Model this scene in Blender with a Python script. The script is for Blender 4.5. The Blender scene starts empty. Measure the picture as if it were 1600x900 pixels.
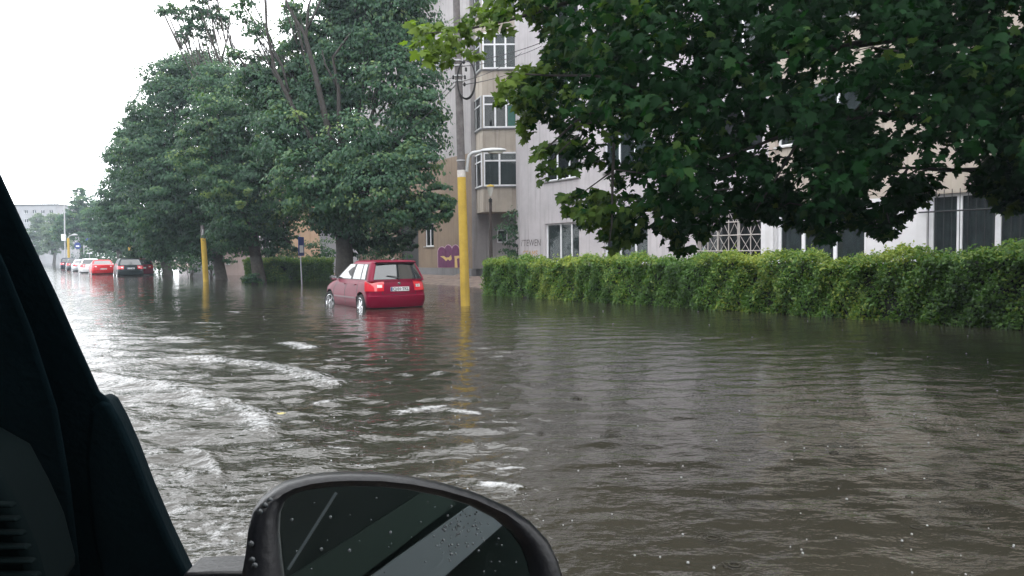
import bpy, bmesh, math, random
import numpy as np
from mathutils import Vector, Matrix
R = math.radians
rng = np.random.default_rng(7)
random.seed(7)
scene = bpy.context.scene
COL = scene.collection

# ------------------------------------------------------------------ camera
CAM_Z = 1.4
F = 1200.0
cam_d = bpy.data.cameras.new('camera'); cam = bpy.data.objects.new('camera', cam_d); COL.objects.link(cam)
cam_d.sensor_width = 36; cam_d.lens = F/1600*36
cam_d.clip_start = 0.02; cam_d.clip_end = 8000
cam.matrix_world = Matrix.Translation((0, 0, CAM_Z)) @ Matrix.Rotation(R(90-2.58), 4, 'X') @ Matrix.Rotation(R(-0.55), 4, 'Z')
scene.camera = cam
CAMR = cam.matrix_world.to_3x3()
CR = np.array(CAMR)

# ------------------------------------------------------------------ sky, sun, exposure
SUN_EL, SUN_AZ = 55, 205
CLOUD = 15.0
HAZE = .0007
world = bpy.data.worlds.new('World'); scene.world = world; world.use_nodes = True
wn = world.node_tree.nodes; wl = world.node_tree.links
sky = wn.new('ShaderNodeTexSky'); sky.sky_type = 'NISHITA'; sky.sun_disc = False
sky.sun_elevation = R(SUN_EL); sky.sun_rotation = R(SUN_AZ); sky.air_density = 1.0; sky.dust_density = 1.5; sky.ozone_density = 1.0
hs = wn.new('ShaderNodeHueSaturation'); hs.inputs['Saturation'].default_value = 0.16
bg = wn['Background']; bg.inputs['Strength'].default_value = 0.15
# an even rain cloud deck over the clear-sky model, slightly mottled
wtc = wn.new('ShaderNodeTexCoord'); wno = wn.new('ShaderNodeTexNoise'); wno.inputs['Scale'].default_value = 2.2; wno.inputs['Detail'].default_value = 5
wl.new(wtc.outputs['Generated'], wno.inputs['Vector'])
wr = wn.new('ShaderNodeValToRGB'); wr.color_ramp.elements[0].position = .3; wr.color_ramp.elements[1].position = .7
wr.color_ramp.elements[0].color = (.86, .88, .90, 1); wr.color_ramp.elements[1].color = (1, 1, 1, 1); wl.new(wno.outputs['Fac'], wr.inputs['Fac'])
wsc = wn.new('ShaderNodeMix'); wsc.data_type = 'RGBA'; wsc.blend_type = 'MULTIPLY'; wsc.inputs['Factor'].default_value = 1; wsc.inputs['B'].default_value = (CLOUD, CLOUD, CLOUD*1.01, 1)
# overcast sky: the zenith is about three times as bright as the horizon
wsp = wn.new('ShaderNodeSeparateXYZ'); wl.new(wtc.outputs['Generated'], wsp.inputs['Vector'])
wma = wn.new('ShaderNodeMapRange'); wma.inputs['From Min'].default_value = 0; wma.inputs['From Max'].default_value = 1; wma.inputs['To Min'].default_value = 1.75; wma.inputs['To Max'].default_value = 1.85; wl.new(wsp.outputs['Z'], wma.inputs['Value'])
wmm = wn.new('ShaderNodeMix'); wmm.data_type = 'RGBA'; wmm.blend_type = 'MULTIPLY'; wmm.inputs['Factor'].default_value = 1
wl.new(wr.outputs['Color'], wmm.inputs['A']); wl.new(wma.outputs['Result'], wmm.inputs['B'])
wl.new(wmm.outputs['Result'], wsc.inputs['A'])
wmx = wn.new('ShaderNodeMix'); wmx.data_type = 'RGBA'; wmx.inputs['Factor'].default_value = .85
wl.new(sky.outputs['Color'], hs.inputs['Color']); wl.new(hs.outputs['Color'], wmx.inputs['A']); wl.new(wsc.outputs['Result'], wmx.inputs['B'])
wl.new(wmx.outputs['Result'], bg.inputs['Color'])
sd = bpy.data.lights.new('sun', 'SUN'); sd.energy = 0.6; sd.angle = R(35); sd.color = (1, .97, .93)
sun = bpy.data.objects.new('sun', sd); COL.objects.link(sun)
_a = R(SUN_AZ)
_dir = Vector((math.sin(_a)*math.cos(R(SUN_EL)), math.cos(_a)*math.cos(R(SUN_EL)), math.sin(R(SUN_EL))))
sun.rotation_euler = _dir.to_track_quat('Z', 'Y').to_euler()
vs = scene.view_settings
vs.view_transform = 'Standard'; vs.look = 'None'; vs.gamma = 1; vs.use_curve_mapping = False
vs.exposure = 0.08
scene.render.engine = 'CYCLES'
cy = scene.cycles
cy.max_bounces = 8; cy.diffuse_bounces = 3; cy.glossy_bounces = 4; cy.transmission_bounces = 5
cy.transparent_max_bounces = 10; cy.volume_bounces = 1
cy.use_denoising = True; cy.use_adaptive_sampling = True; cy.adaptive_threshold = 0.015
cy.caustics_reflective = False; cy.caustics_refractive = False; cy.sample_clamp_indirect = 6

# ------------------------------------------------------------------ pixel helpers (photo pixels, 1600 x 900)
def ray(px, py):
    v = np.array([(px-800)/F, -(py-450)/F, -1.0])
    return CR @ v
def P(px, py, d):
    """point on the ray of a photo pixel at world depth y = d"""
    r = ray(px, py); r = r/r[1]*d
    return Vector((r[0], r[1], r[2]+CAM_Z))
def W(px, py, z=0.0):
    r = ray(px, py); t = (z-CAM_Z)/r[2]
    return Vector((r[0]*t, r[1]*t, z))
def Wd(px, d, z=0.0):
    p = P(px, 400, d); return Vector((p.x, d, z))
U = Vector((-0.53, 0.848, 0)).normalized()       # along the street, away
N = Vector((0.848, 0.53, 0)).normalized()        # from the street towards the facades

# ------------------------------------------------------------------ mesh helpers
class MB:
    def __init__(s): s.v = []; s.f = []
    def box(s, x0, x1, y0, y1, z0, z1, M=None):
        b = len(s.v)
        pts = [(x, y, z) for z in (z0, z1) for y in (y0, y1) for x in (x0, x1)]
        if M is not None: pts = [tuple(M @ Vector(p)) for p in pts]
        s.v += pts
        s.f += [tuple(b+i for i in q) for q in ((0,2,3,1),(4,5,7,6),(0,1,5,4),(2,6,7,3),(0,4,6,2),(1,3,7,5))]
    def quad(s, a, b, c, d):
        k = len(s.v); s.v += [tuple(a), tuple(b), tuple(c), tuple(d)]; s.f.append((k, k+1, k+2, k+3))
    def tube(s, pts, rad, n=8, cap=True):
        pts = [Vector(p) for p in pts]
        if not hasattr(rad, '__len__'): rad = [rad]*len(pts)
        base = len(s.v); prev = None
        for i, p in enumerate(pts):
            t = (pts[min(i+1, len(pts)-1)]-pts[max(i-1, 0)])
            if t.length < 1e-9: t = Vector((0, 0, 1))
            t.normalize()
            if prev is None:
                a = t.orthogonal().normalized()
            else:
                a = prev-t*prev.dot(t)
                a = a.normalized() if a.length > 1e-6 else t.orthogonal().normalized()
            prev = a; b = t.cross(a)
            for k in range(n):
                an = 2*math.pi*k/n
                s.v.append(tuple(p+(a*math.cos(an)+b*math.sin(an))*rad[i]))
        for i in range(len(pts)-1):
            for k in range(n):
                s.f.append((base+i*n+k, base+i*n+(k+1) % n, base+(i+1)*n+(k+1) % n, base+(i+1)*n+k))
        if cap:
            s.f.append(tuple(base+k for k in range(n))[::-1])
            s.f.append(tuple(base+(len(pts)-1)*n+k for k in range(n)))
    def lathe(s, prof, c=(0, 0, 0), axis='Z', n=24, cap=True):
        base = len(s.v)
        for r, h in prof:
            for k in range(n):
                a = 2*math.pi*k/n
                p = (r*math.cos(a), r*math.sin(a), h) if axis == 'Z' else (r*math.cos(a), h, r*math.sin(a))
                s.v.append((p[0]+c[0], p[1]+c[1], p[2]+c[2]))
        for i in range(len(prof)-1):
            for k in range(n):
                s.f.append((base+i*n+k, base+i*n+(k+1) % n, base+(i+1)*n+(k+1) % n, base+(i+1)*n+k))
        if not cap: return
        s.f.append(tuple(base+k for k in range(n))[::-1])
        s.f.append(tuple(base+(len(prof)-1)*n+k for k in range(n)))
    def loft(s, loops, cap0=True, cap1=True):
        base = len(s.v); n = len(loops[0])
        for l in loops: s.v += [tuple(p) for p in l]
        for i in range(len(loops)-1):
            for k in range(n):
                s.f.append((base+i*n+k, base+i*n+(k+1) % n, base+(i+1)*n+(k+1) % n, base+(i+1)*n+k))
        if cap0: s.f.append(tuple(base+k for k in range(n))[::-1])
        if cap1: s.f.append(tuple(base+(len(loops)-1)*n+k for k in range(n)))
    def prism(s, front, back):
        s.loft([front, back])
    def build(s, name, mat, parent=None, smooth=False, bevel=0, subsurf=0, fixn=True):
        me = bpy.data.meshes.new(name); me.from_pydata(s.v, [], s.f)
        if fixn:
            bm = bmesh.new(); bm.from_mesh(me); bmesh.ops.recalc_face_normals(bm, faces=bm.faces); bm.to_mesh(me); bm.free()
        o = bpy.data.objects.new(name, me); COL.objects.link(o)
        for m in (mat if isinstance(mat, (list, tuple)) else [mat]): me.materials.append(m)
        if parent: o.parent = parent
        if smooth is not False:
            me.polygons.foreach_set('use_smooth', [True]*len(me.polygons))
            if smooth is not True: me.set_sharp_from_angle(angle=R(smooth))
        if bevel:
            b = o.modifiers.new('bevel', 'BEVEL'); b.width = bevel; b.segments = 3; b.limit_method = 'ANGLE'; b.angle_limit = R(35)
        if subsurf:
            q = o.modifiers.new('sub', 'SUBSURF'); q.levels = subsurf; q.render_levels = subsurf
        return o
def empty(name, loc=(0, 0, 0), rz=0.0):
    o = bpy.data.objects.new(name, None); COL.objects.link(o); o.location = loc; o.rotation_euler = (0, 0, rz); o.empty_display_size = .2
    return o
def tag(o, label=None, cat=None, group=None, kind=None):
    if label: o['label'] = label
    if cat: o['category'] = cat
    if group: o['group'] = group
    if kind: o['kind'] = kind
    return o
def copy_tree(o, parent=None):
    c = o.copy(); COL.objects.link(c); c.parent = parent
    for ch in [x for x in bpy.data.objects if x.parent == o]: copy_tree(ch, c)
    return c
def text_mesh(txt, size, extrude=.002, bold=0.0, shear=0.0):
    cu = bpy.data.curves.new('lettering', 'FONT'); cu.body = txt; cu.size = size; cu.extrude = extrude; cu.align_x = 'CENTER'; cu.align_y = 'CENTER'
    cu.offset = bold; cu.shear = shear
    o = bpy.data.objects.new('lettering', cu); COL.objects.link(o)
    dg = bpy.context.evaluated_depsgraph_get(); me = bpy.data.meshes.new_from_object(o.evaluated_get(dg))
    bpy.data.objects.remove(o); return me
def text_obj(name, txt, size, mat, M, parent=None, **k):
    me = text_mesh(txt, size, **k); me.name = name; me.transform(M); me.materials.clear(); me.materials.append(mat)
    o = bpy.data.objects.new(name, me); COL.objects.link(o)
    if parent: o.parent = parent
    return o

# ------------------------------------------------------------------ materials
def new_mat(name):
    m = bpy.data.materials.new(name); m.use_nodes = True
    nt = m.node_tree; return m, nt.nodes, nt.links, nt.nodes['Principled BSDF']
def mat(name, col, rough=.6, metal=0, spec=.5, noise=0, nscale=5, bump=0, bscale=30, coat=0, emit=None):
    m, n, l, b = new_mat(name)
    b.inputs['Base Color'].default_value = (*col, 1); b.inputs['Roughness'].default_value = rough
    b.inputs['Metallic'].default_value = metal; b.inputs['Specular IOR Level'].default_value = spec
    b.inputs['Coat Weight'].default_value = coat; b.inputs['Coat Roughness'].default_value = .04
    tc = n.new('ShaderNodeTexCoord')
    if noise:
        t = n.new('ShaderNodeTexNoise'); t.inputs['Scale'].default_value = nscale; t.inputs['Detail'].default_value = 6; t.inputs['Roughness'].default_value = .65
        l.new(tc.outputs['Object'], t.inputs['Vector'])
        r = n.new('ShaderNodeValToRGB'); r.color_ramp.elements[0].position = .3; r.color_ramp.elements[1].position = .72
        r.color_ramp.elements[0].color = (*[c*(1-noise) for c in col], 1); r.color_ramp.elements[1].color = (*[min(1, c*(1+noise)) for c in col], 1)
        l.new(t.outputs['Fac'], r.inputs['Fac']); l.new(r.outputs['Color'], b.inputs['Base Color'])
    if bump:
        t2 = n.new('ShaderNodeTexNoise'); t2.inputs['Scale'].default_value = bscale; t2.inputs['Detail'].default_value = 5
        l.new(tc.outputs['Object'], t2.inputs['Vector'])
        bp = n.new('ShaderNodeBump'); bp.inputs['Strength'].default_value = bump; bp.inputs['Distance'].default_value = .02
        l.new(t2.outputs['Fac'], bp.inputs['Height']); l.new(bp.outputs['Normal'], b.inputs['Normal'])
    if emit:
        b.inputs['Emission Color'].default_value = (*emit[0], 1); b.inputs['Emission Strength'].default_value = emit[1]
    return m
def stucco(name, col, stain=(.18, .17, .15), streak=.5, nscale=.5):
    """rendered wall with blotches and dirty vertical run-off streaks"""
    m, n, l, b = new_mat(name)
    b.inputs['Roughness'].default_value = .9; b.inputs['Specular IOR Level'].default_value = .2
    tc = n.new('ShaderNodeTexCoord')
    t = n.new('ShaderNodeTexNoise'); t.inputs['Scale'].default_value = nscale; t.inputs['Detail'].default_value = 8; t.inputs['Roughness'].default_value = .7
    l.new(tc.outputs['Object'], t.inputs['Vector'])
    mp = n.new('ShaderNodeMapping'); mp.inputs['Scale'].default_value = (3.5, 3.5, .18); l.new(tc.outputs['Object'], mp.inputs['Vector'])
    s = n.new('ShaderNodeTexNoise'); s.inputs['Scale'].default_value = 1.6; s.inputs['Detail'].default_value = 6; l.new(mp.outputs['Vector'], s.inputs['Vector'])
    r = n.new('ShaderNodeValToRGB'); e = r.color_ramp.elements
    e[0].position = .3; e[0].color = (*[c*.78 for c in col], 1); e[1].position = .7; e[1].color = (*[min(1, c*1.12) for c in col], 1)
    l.new(t.outputs['Fac'], r.inputs['Fac'])
    r2 = n.new('ShaderNodeValToRGB'); r2.color_ramp.elements[0].position = .52; r2.color_ramp.elements[1].position = .75
    l.new(s.outputs['Fac'], r2.inputs['Fac'])
    mu = n.new('ShaderNodeMath'); mu.operation = 'MULTIPLY'; mu.inputs[1].default_value = streak; l.new(r2.outputs['Color'], mu.inputs[0])
    mx = n.new('ShaderNodeMix'); mx.data_type = 'RGBA'; l.new(mu.outputs[0], mx.inputs['Factor']); l.new(r.outputs['Color'], mx.inputs['A']); mx.inputs['B'].default_value = (*stain, 1)
    l.new(mx.outputs['Result'], b.inputs['Base Color'])
    t2 = n.new('ShaderNodeTexNoise'); t2.inputs['Scale'].default_value = 45; t2.inputs['Detail'].default_value = 4; l.new(tc.outputs['Object'], t2.inputs['Vector'])
    bp = n.new('ShaderNodeBump'); bp.inputs['Strength'].default_value = .35; bp.inputs['Distance'].default_value = .015
    l.new(t2.outputs['Fac'], bp.inputs['Height']); l.new(bp.outputs['Normal'], b.inputs['Normal'])
    return m
def leaf_mat(name, c0, c1, c2, transl=.35, rough=.42, spec=.45):
    m, n, l, b = new_mat(name)
    at = n.new('ShaderNodeAttribute'); at.attribute_name = 'tint'
    r = n.new('ShaderNodeValToRGB'); e = r.color_ramp.elements
    e[0].position = 0; e[0].color = (*c0, 1); e[1].position = 1; e[1].color = (*c2, 1); k = e.new(.5); k.color = (*c1, 1)
    l.new(at.outputs['Fac'], r.inputs['Fac']); l.new(r.outputs['Color'], b.inputs['Base Color'])
    b.inputs['Roughness'].default_value = rough; b.inputs['Specular IOR Level'].default_value = spec
    tr = n.new('ShaderNodeBsdfTranslucent'); 
    g = n.new('ShaderNodeMix'); g.data_type = 'RGBA'; g.blend_type = 'MULTIPLY'; g.inputs['Factor'].default_value = 1; g.inputs['B'].default_value = (1.5, 1.7, .6, 1)
    l.new(r.outputs['Color'], g.inputs['A']); l.new(g.outputs['Result'], tr.inputs['Color'])
    mx = n.new('ShaderNodeMixShader'); mx.inputs['Fac'].default_value = transl
    l.new(b.outputs['BSDF'], mx.inputs[1]); l.new(tr.outputs['BSDF'], mx.inputs[2])
    l.new(mx.outputs['Shader'], n['Material Output'].inputs['Surface'])
    return m
def pane_mat(name, tint=(.02, .025, .03), see=.45, rough=.02):
    m, n, l, b = new_mat(name)
    b.inputs['Base Color'].default_value = (*tint, 1); b.inputs['Roughness'].default_value = rough; b.inputs['Specular IOR Level'].default_value = .6
    tr = n.new('ShaderNodeBsdfTransparent'); tr.inputs['Color'].default_value = (.8, .86, .85, 1)
    mx = n.new('ShaderNodeMixShader'); mx.inputs['Fac'].default_value = see
    l.new(b.outputs['BSDF'], mx.inputs[1]); l.new(tr.outputs['BSDF'], mx.inputs[2]); l.new(mx.outputs['Shader'], n['Material Output'].inputs['Surface'])
    return m
M = {}
M['bark'] = mat('bark', (.07, .062, .055), .9, noise=.4, nscale=8, bump=.8, bscale=18)
M['bark_dark'] = mat('bark_dark', (.035, .031, .028), .9, noise=.4, nscale=8, bump=.8, bscale=18)
M['leaf_far'] = leaf_mat('maple_leaf', (.017, .048, .030), (.056, .130, .072), (.18, .25, .08), .32, .45, .25)
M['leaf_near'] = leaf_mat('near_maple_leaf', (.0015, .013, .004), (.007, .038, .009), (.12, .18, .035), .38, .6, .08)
M['leaf_hedge'] = leaf_mat('hedge_leaf', (.018, .055, .010), (.070, .165, .020), (.30, .34, .045), .3, .45, .4)
M['leaf_pale'] = leaf_mat('pale_leaf', (.05, .085, .05), (.08, .13, .07), (.15, .20, .08), .3, .45, .4)
M['hedge_core'] = mat('hedge_twigs', (.02, .026, .014), .95, noise=.5, nscale=20)
M['grey_wall'] = stucco('grey_render', (.50, .475, .495), (.27, .25, .26), .65)
M['white_wall'] = stucco('white_painted_render', (.66, .66, .68), (.42, .4, .39), .35)
M['tan_wall'] = stucco('tan_render', (.26, .20, .15), (.13, .105, .08), .5)
M['beige_wall'] = stucco('beige_render', (.45, .40, .345), (.2, .17, .145), .7)
M['rear_wall'] = stucco('pale_rear_render', (.35, .335, .34), (.2, .18, .175), .6)
M['plinth'] = stucco('concrete_plinth', (.23, .23, .24), (.12, .12, .12), .5)
M['orange_wall'] = stucco('orange_render', (.36, .25, .165), (.3, .2, .12), .4)
M['pink_wall'] = stucco('pink_render', (.42, .33, .31), (.25, .2, .18), .4)
M['pale_wall'] = stucco('pale_render', (.33, .33, .35), (.3, .3, .3), .4)
M['white_pvc'] = mat('white_window_plastic', (.78, .79, .82), .4, noise=.08, nscale=6)
M['grey_frame'] = mat('grey_window_paint', (.4, .41, .42), .5, noise=.15, nscale=6)
M['pane'] = pane_mat('window_glass', see=.6)
M['pane_dark'] = pane_mat('dark_window_glass', (.01, .012, .014), .38)
M['curtain'] = mat('net_curtain', (.36, .37, .37), .9, noise=.2, nscale=3)
M['curtain_dark'] = mat('shadowed_curtain', (.30, .32, .335), .9, noise=.3, nscale=3)
M['green_panel'] = mat('green_panel', (.02, .11, .085), .6, noise=.2)
M['iron'] = mat('black_iron', (.02, .022, .025), .5, spec=.4)
M['grille_pale'] = mat('pale_painted_iron', (.42, .39, .37), .6, noise=.2, nscale=10)
M['metal_sill'] = mat('zinc_sill', (.5, .5, .5), .45, metal=.6, noise=.15)
M['roof_dark'] = mat('dark_roof_edge', (.08, .075, .07), .8, noise=.3)
M['interior'] = mat('dark_room', (.03, .03, .032), 1)
M['yellow_paint'] = stucco('yellow_pole_paint', (.50, .345, .065), (.20, .15, .07), .55, 2.5)
M['band_paint'] = mat('pale_band_paint', (.55, .52, .5), .6, noise=.2, nscale=20)
M['pole_grey'] = mat('weathered_concrete_pole', (.115, .105, .105), .85, noise=.35, nscale=6, bump=.4, bscale=30)
M['lamp_grey'] = mat('lamp_enamel', (.40, .41, .42), .5, noise=.12, nscale=8)
M['lamp_glass'] = mat('frosted_lamp_glass', (.6, .6, .55), .2)
M['cable'] = mat('black_cable', (.015, .015, .017), .6)
M['galv'] = mat('galvanised_steel', (.4, .41, .42), .5, metal=.5, noise=.15)
M['rust'] = mat('brown_lamp_post_paint', (.06, .045, .04), .7, noise=.4, nscale=9)
M['amber'] = mat('amber_plastic', (.55, .38, .05), .3)
M['sign_blue'] = mat('blue_sign', (.016, .04, .2), .4, noise=.1)
M['sign_white'] = mat('white_sign', (.75, .77, .8), .4)
M['soil'] = mat('wet_soil', (.19, .14, .115), .9, noise=.45, nscale=3, bump=1, bscale=9)
M['purple'] = mat('purple_spray_paint', (.12, .018, .085), .7, noise=.25, nscale=4)
M['spray_yellow'] = mat('yellow_spray_paint', (.60, .42, .16), .7, noise=.2, nscale=4)
M['spray_pink'] = mat('pale_spray_outline', (.45, .28, .38), .7, noise=.2, nscale=4)
M['spray_black'] = mat('dark_spray_paint', (.13, .115, .12), .8, noise=.3, nscale=6)
M['spray_orange'] = mat('orange_spray_paint', (.45, .27, .10), .8, noise=.3, nscale=6)
M['asphalt'] = mat('asphalt', (.05, .05, .05), .9, noise=.3, nscale=2)
# car materials
def paint(name, c, metal=0.0, rough=.28): return mat(name, c, rough, metal, .12, coat=.06)
M['tyre'] = mat('tyre_rubber', (.018, .018, .019), .8)
M['rim'] = mat('alloy_rim', (.75, .76, .78), .25, metal=.85)
M['car_black'] = mat('black_plastic_trim', (.02, .02, .022), .55)
M['car_glass'] = mat('tinted_car_glass', (.012, .015, .017), .03, spec=.9, coat=1)
M['tail_red'] = mat('red_tail_lens', (.62, .015, .03), .12, coat=1)
M['tail_clear'] = mat('clear_lamp_lens', (.8, .72, .72), .12, coat=1)
M['plate'] = mat('white_plate', (.72, .74, .76), .4)
M['chrome'] = mat('chrome', (.8, .8, .82), .12, metal=1)
M['rub'] = mat('grey_rubbing_strip', (.23, .14, .16), .5)
M['ink'] = mat('plate_ink', (.02, .02, .025), .5)
# ------------------------------------------------------------------ ground
def numpy_mesh(name, V, F4, mats, parent=None, smooth=True):
    me = bpy.data.meshes.new(name); nv = len(V); nf = len(F4); k = F4.shape[1]
    me.vertices.add(nv); me.vertices.foreach_set('co', V.astype(np.float32).ravel())
    me.loops.add(nf*k); me.loops.foreach_set('vertex_index', F4.astype(np.int32).ravel())
    me.polygons.add(nf); me.polygons.foreach_set('loop_start', np.arange(0, nf*k, k, dtype=np.int32))
    me.polygons.foreach_set('use_smooth', np.full(nf, smooth))
    me.update(calc_edges=True); me.validate()
    for m in (mats if isinstance(mats, (list, tuple)) else [mats]): me.materials.append(m)
    o = bpy.data.objects.new(name, me); COL.objects.link(o)
    if parent: o.parent = parent
    return o
def grid_faces(nr, nc, wrap=False):
    r = np.arange(nr-1)[:, None]; c = np.arange(nc if wrap else nc-1)[None, :]; c2 = (c+1) % nc
    return np.stack([r*nc+c, r*nc+c2, (r+1)*nc+c2, (r+1)*nc+c], -1).reshape(-1, 4)
def smoothst(x, a, b):
    t = np.clip((x-a)/(b-a), 0, 1); return t*t*(3-2*t)
# road bed under the flood, rising to yards behind the hedge line
gs = np.concatenate([-np.geomspace(4000, 130, 14), np.linspace(-110, 130, 121), np.geomspace(140, 4000, 14)])   # along the street
gt = np.concatenate([-np.geomspace(4000, 60, 12), np.linspace(-50, 60, 111), np.geomspace(70, 4000, 12)])         # across it
SS, TT = np.meshgrid(gs, gt, indexing='ij')
GX = SS*U.x+TT*N.x; GY = SS*U.y+TT*N.y
GZ = -0.24+0.10*smoothst(TT, 8.6, 8.9)+0.2*smoothst(TT, 14.6, 16.5)-.0*SS
GZ += 0.16*smoothst(TT, 15.5, 17.5)
ground = numpy_mesh('ground', np.stack([GX, GY, GZ], -1).reshape(-1, 3), grid_faces(len(gs), len(gt)), M['soil'])
tag(ground, kind='structure')

# ------------------------------------------------------------------ flood water: one sheet of real ripples
rr = np.concatenate([np.geomspace(.7, 70, 720), np.geomspace(72, 5000, 60)])
az = np.concatenate([np.arange(-180, -38, 6.0), np.arange(-38, 38, .125), np.arange(38, 180, 6.0)])
RR, AZ = np.meshgrid(rr, R(1)*az, indexing='ij')
X = RR*np.sin(AZ); Y = RR*np.cos(AZ)
dr = np.gradient(rr)[:, None]*np.ones_like(X)
# how rough the water is: churned by the wake on the left, calmer to the right
PX = 800+F*X/np.maximum(Y, .2)
wake = np.exp(-((X+2.0)/2.6)**2)*np.exp(-((Y-5.5)/7.0)**2)
amp = 0.30+.22*smoothst(-X, -1.0, 2.5)+.30*smoothst(-X-.12*Y, 1.2, 4)+.35*np.exp(-((X+4.5)/4.5)**2)*np.exp(-((Y-13)/12)**2)+.65*wake+.12*np.exp(-((X+3)/3)**2-((Y-12)/9)**2)
H = np.zeros_like(X)
for i in range(190):
    lam = float(np.exp(rng.uniform(np.log(.06), np.log(.8))))
    th = rng.normal(R(95), .42) if i % 4 else rng.uniform(0, 6.28)
    kx, ky = math.cos(th)*2*math.pi/lam, math.sin(th)*2*math.pi/lam
    a = .0034*lam**.95*rng.uniform(.5, 1.3)
    fade = np.clip((lam-2.2*dr)/(2*dr), 0, 1)
    if fade.max() == 0: continue
    # slow random envelopes so that the crests come and go
    l2 = lam*rng.uniform(3, 7); t2 = rng.uniform(0, 6.28)
    env = .55+.45*np.sin(2*math.pi/l2*(X*math.cos(t2)+Y*math.sin(t2))+rng.uniform(0, 6.28))
    ph = .6*np.sin(2*math.pi/(lam*5)*(X*math.sin(th)-Y*math.cos(th))+rng.uniform(0, 6.28))
    H += a*fade*env*np.sin(kx*X+ky*Y+ph+rng.uniform(0, 6.28))
H *= amp
# long low crests that run in from the right
ring = np.hypot(X-9.5, Y-5.5)
H += 0.0040*np.sin(2*math.pi*ring/.62+1.3*np.sin(X*1.1)+.8*np.sin(Y*.9))*smoothst(ring, .5, 2)*(1-smoothst(ring, 6, 11))*np.clip((.62-2.2*dr)/(2*dr), 0, 1)
# wake crests with foam on them
ARCS = [  # photo pixels along the crest, foam half width (m), strength, crest height
    ([(120, 583), (165, 574), (215, 566), (270, 561), (330, 562), (400, 569), (450, 578), (490, 589), (516, 598)], .25, .82, .035),
    ([(140, 585), (165, 589), (230, 598), (280, 608), (315, 621), (331, 640)], .19, .78, .03),
    ([(352, 631), (375, 637), (395, 648), (408, 661), (414, 671)], .17, .86, .025),
    ([(405, 672), (422, 679), (434, 684)], .05, .55, .0),
    ([(205, 528), (250, 529), (280, 528), (308, 531)], .22, .75, .01),
    ([(448, 536), (462, 537), (478, 543)], .22, 1.0, .012),
    ([(300, 706), (322, 713), (337, 728), (341, 748)], .045, .75, .02),
    ([(312, 742), (300, 765), (285, 780)], .05, .5, .01),
    ([(240, 725), (290, 738), (335, 770)], .04, .4, .01),
    ([(628, 643), (655, 640), (690, 637)], .08, .9, .008),
    ([(706, 641), (745, 645)], .06, 1.0, .008), ([(495, 630), (520, 627)], .08, .85, .008), ([(475, 626), (490, 625)], .04, .45, .0),
    ([(782, 733), (800, 731), (814, 733)], .04, 1.05, .014), ([(752, 757), (775, 758), (806, 762)], .05, 1.05, .014),
    ([(370, 700), (395, 700)], .06, .7, 0), ([(440, 700), (468, 697)], .06, .75, 0), ([(515, 698), (540, 702)], .05, .75, 0),
    ([(555, 726), (580, 728)], .04, .75, 0), ([(540, 612), (560, 613)], .04, .45, 0), ([(500, 557), (520, 558)], .05, .4, 0),
    ([(265, 870), (300, 880), (345, 872), (385, 862)], .085, .55, .012), ([(270, 830), (310, 845), (350, 838), (390, 815)], .05, .46, .01),
    ([(290, 895), (330, 898), (380, 892)], .07, .55, 0), ([(255, 790), (300, 800), (345, 795)], .035, .42, 0),
    ([(310, 504), (336, 505)], .14, 1.0, .008), ([(360, 487), (372, 488)], .12, .9, 0), ([(690, 650), (735, 630)], .02, .3, 0),
]
foam = np.zeros_like(X)
near = (RR < 26)
xs, ys = X[near], Y[near]
fo = np.zeros_like(xs); hh = np.zeros_like(xs)
for pts, hw, st, ch in ARCS:
    q = [W(*p) for p in pts]
    dmin = np.full_like(xs, 1e9)
    for a, b in zip(q[:-1], q[1:]):
        ax, ay, bx, by = a.x, a.y, b.x-a.x, b.y-a.y
        t = np.clip(((xs-ax)*bx+(ys-ay)*by)/(bx*bx+by*by), 0, 1)
        dmin = np.minimum(dmin, np.hypot(xs-ax-t*bx, ys-ay-t*by))
    g = .82*st*np.exp(-(dmin/(hw*1.15))**2)
    fo = np.maximum(fo, g)
    hh += ch*np.exp(-(dmin/min(hw*1.1, .14))**2)
foam[near] = fo; H[near] += hh
foam = np.maximum(foam, .50*np.exp(-((X+1.45)/.8)**2-((Y-3.6)/1.7)**2))  # broad whitening: stray foam plus bright sky streaks painted into the near-left water
V = np.stack([X, Y, H], -1).reshape(-1, 3)
F4 = grid_faces(len(rr), len(az), wrap=True)
wm, wn_, wl_, wb = new_mat('muddy_flood_water')
tc = wn_.new('ShaderNodeTexCoord')
wb.inputs['IOR'].default_value = 1.33; wb.inputs['Roughness'].default_value = .03
def bumpchain(scale, dist, strength, prev=None, stretch=(1, 1, 1), rot=0):
    mp = wn_.new('ShaderNodeMapping'); mp.inputs['Scale'].default_value = stretch; mp.inputs['Rotation'].default_value = (0, 0, rot); wl_.new(tc.outputs['Object'], mp.inputs['Vector'])
    t = wn_.new('ShaderNodeTexNoise'); t.inputs['Scale'].default_value = scale; t.inputs['Detail'].default_value = 3; t.inputs['Roughness'].default_value = .5
    wl_.new(mp.outputs['Vector'], t.inputs['Vector'])
    b = wn_.new('ShaderNodeBump'); b.inputs['Strength'].default_value = strength; b.inputs['Distance'].default_value = dist
    wl_.new(t.outputs['Fac'], b.inputs['Height'])
    if prev: wl_.new(prev.outputs['Normal'], b.inputs['Normal'])
    return b
b1 = bumpchain(5, .030, .32, None, (1, 1.6, 1))
b2 = bumpchain(19, .006, .32, b1, (1, 1.3, 1), .5)
b3 = bumpchain(11, .030, .6, b2, (1, 1.5, 1), .2)
ca = wn_.new('ShaderNodeAttribute'); ca.attribute_name = 'churn'; wl_.new(ca.outputs['Fac'], b3.inputs['Strength'])
wl_.new(b3.outputs['Normal'], wb.inputs['Normal'])
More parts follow.
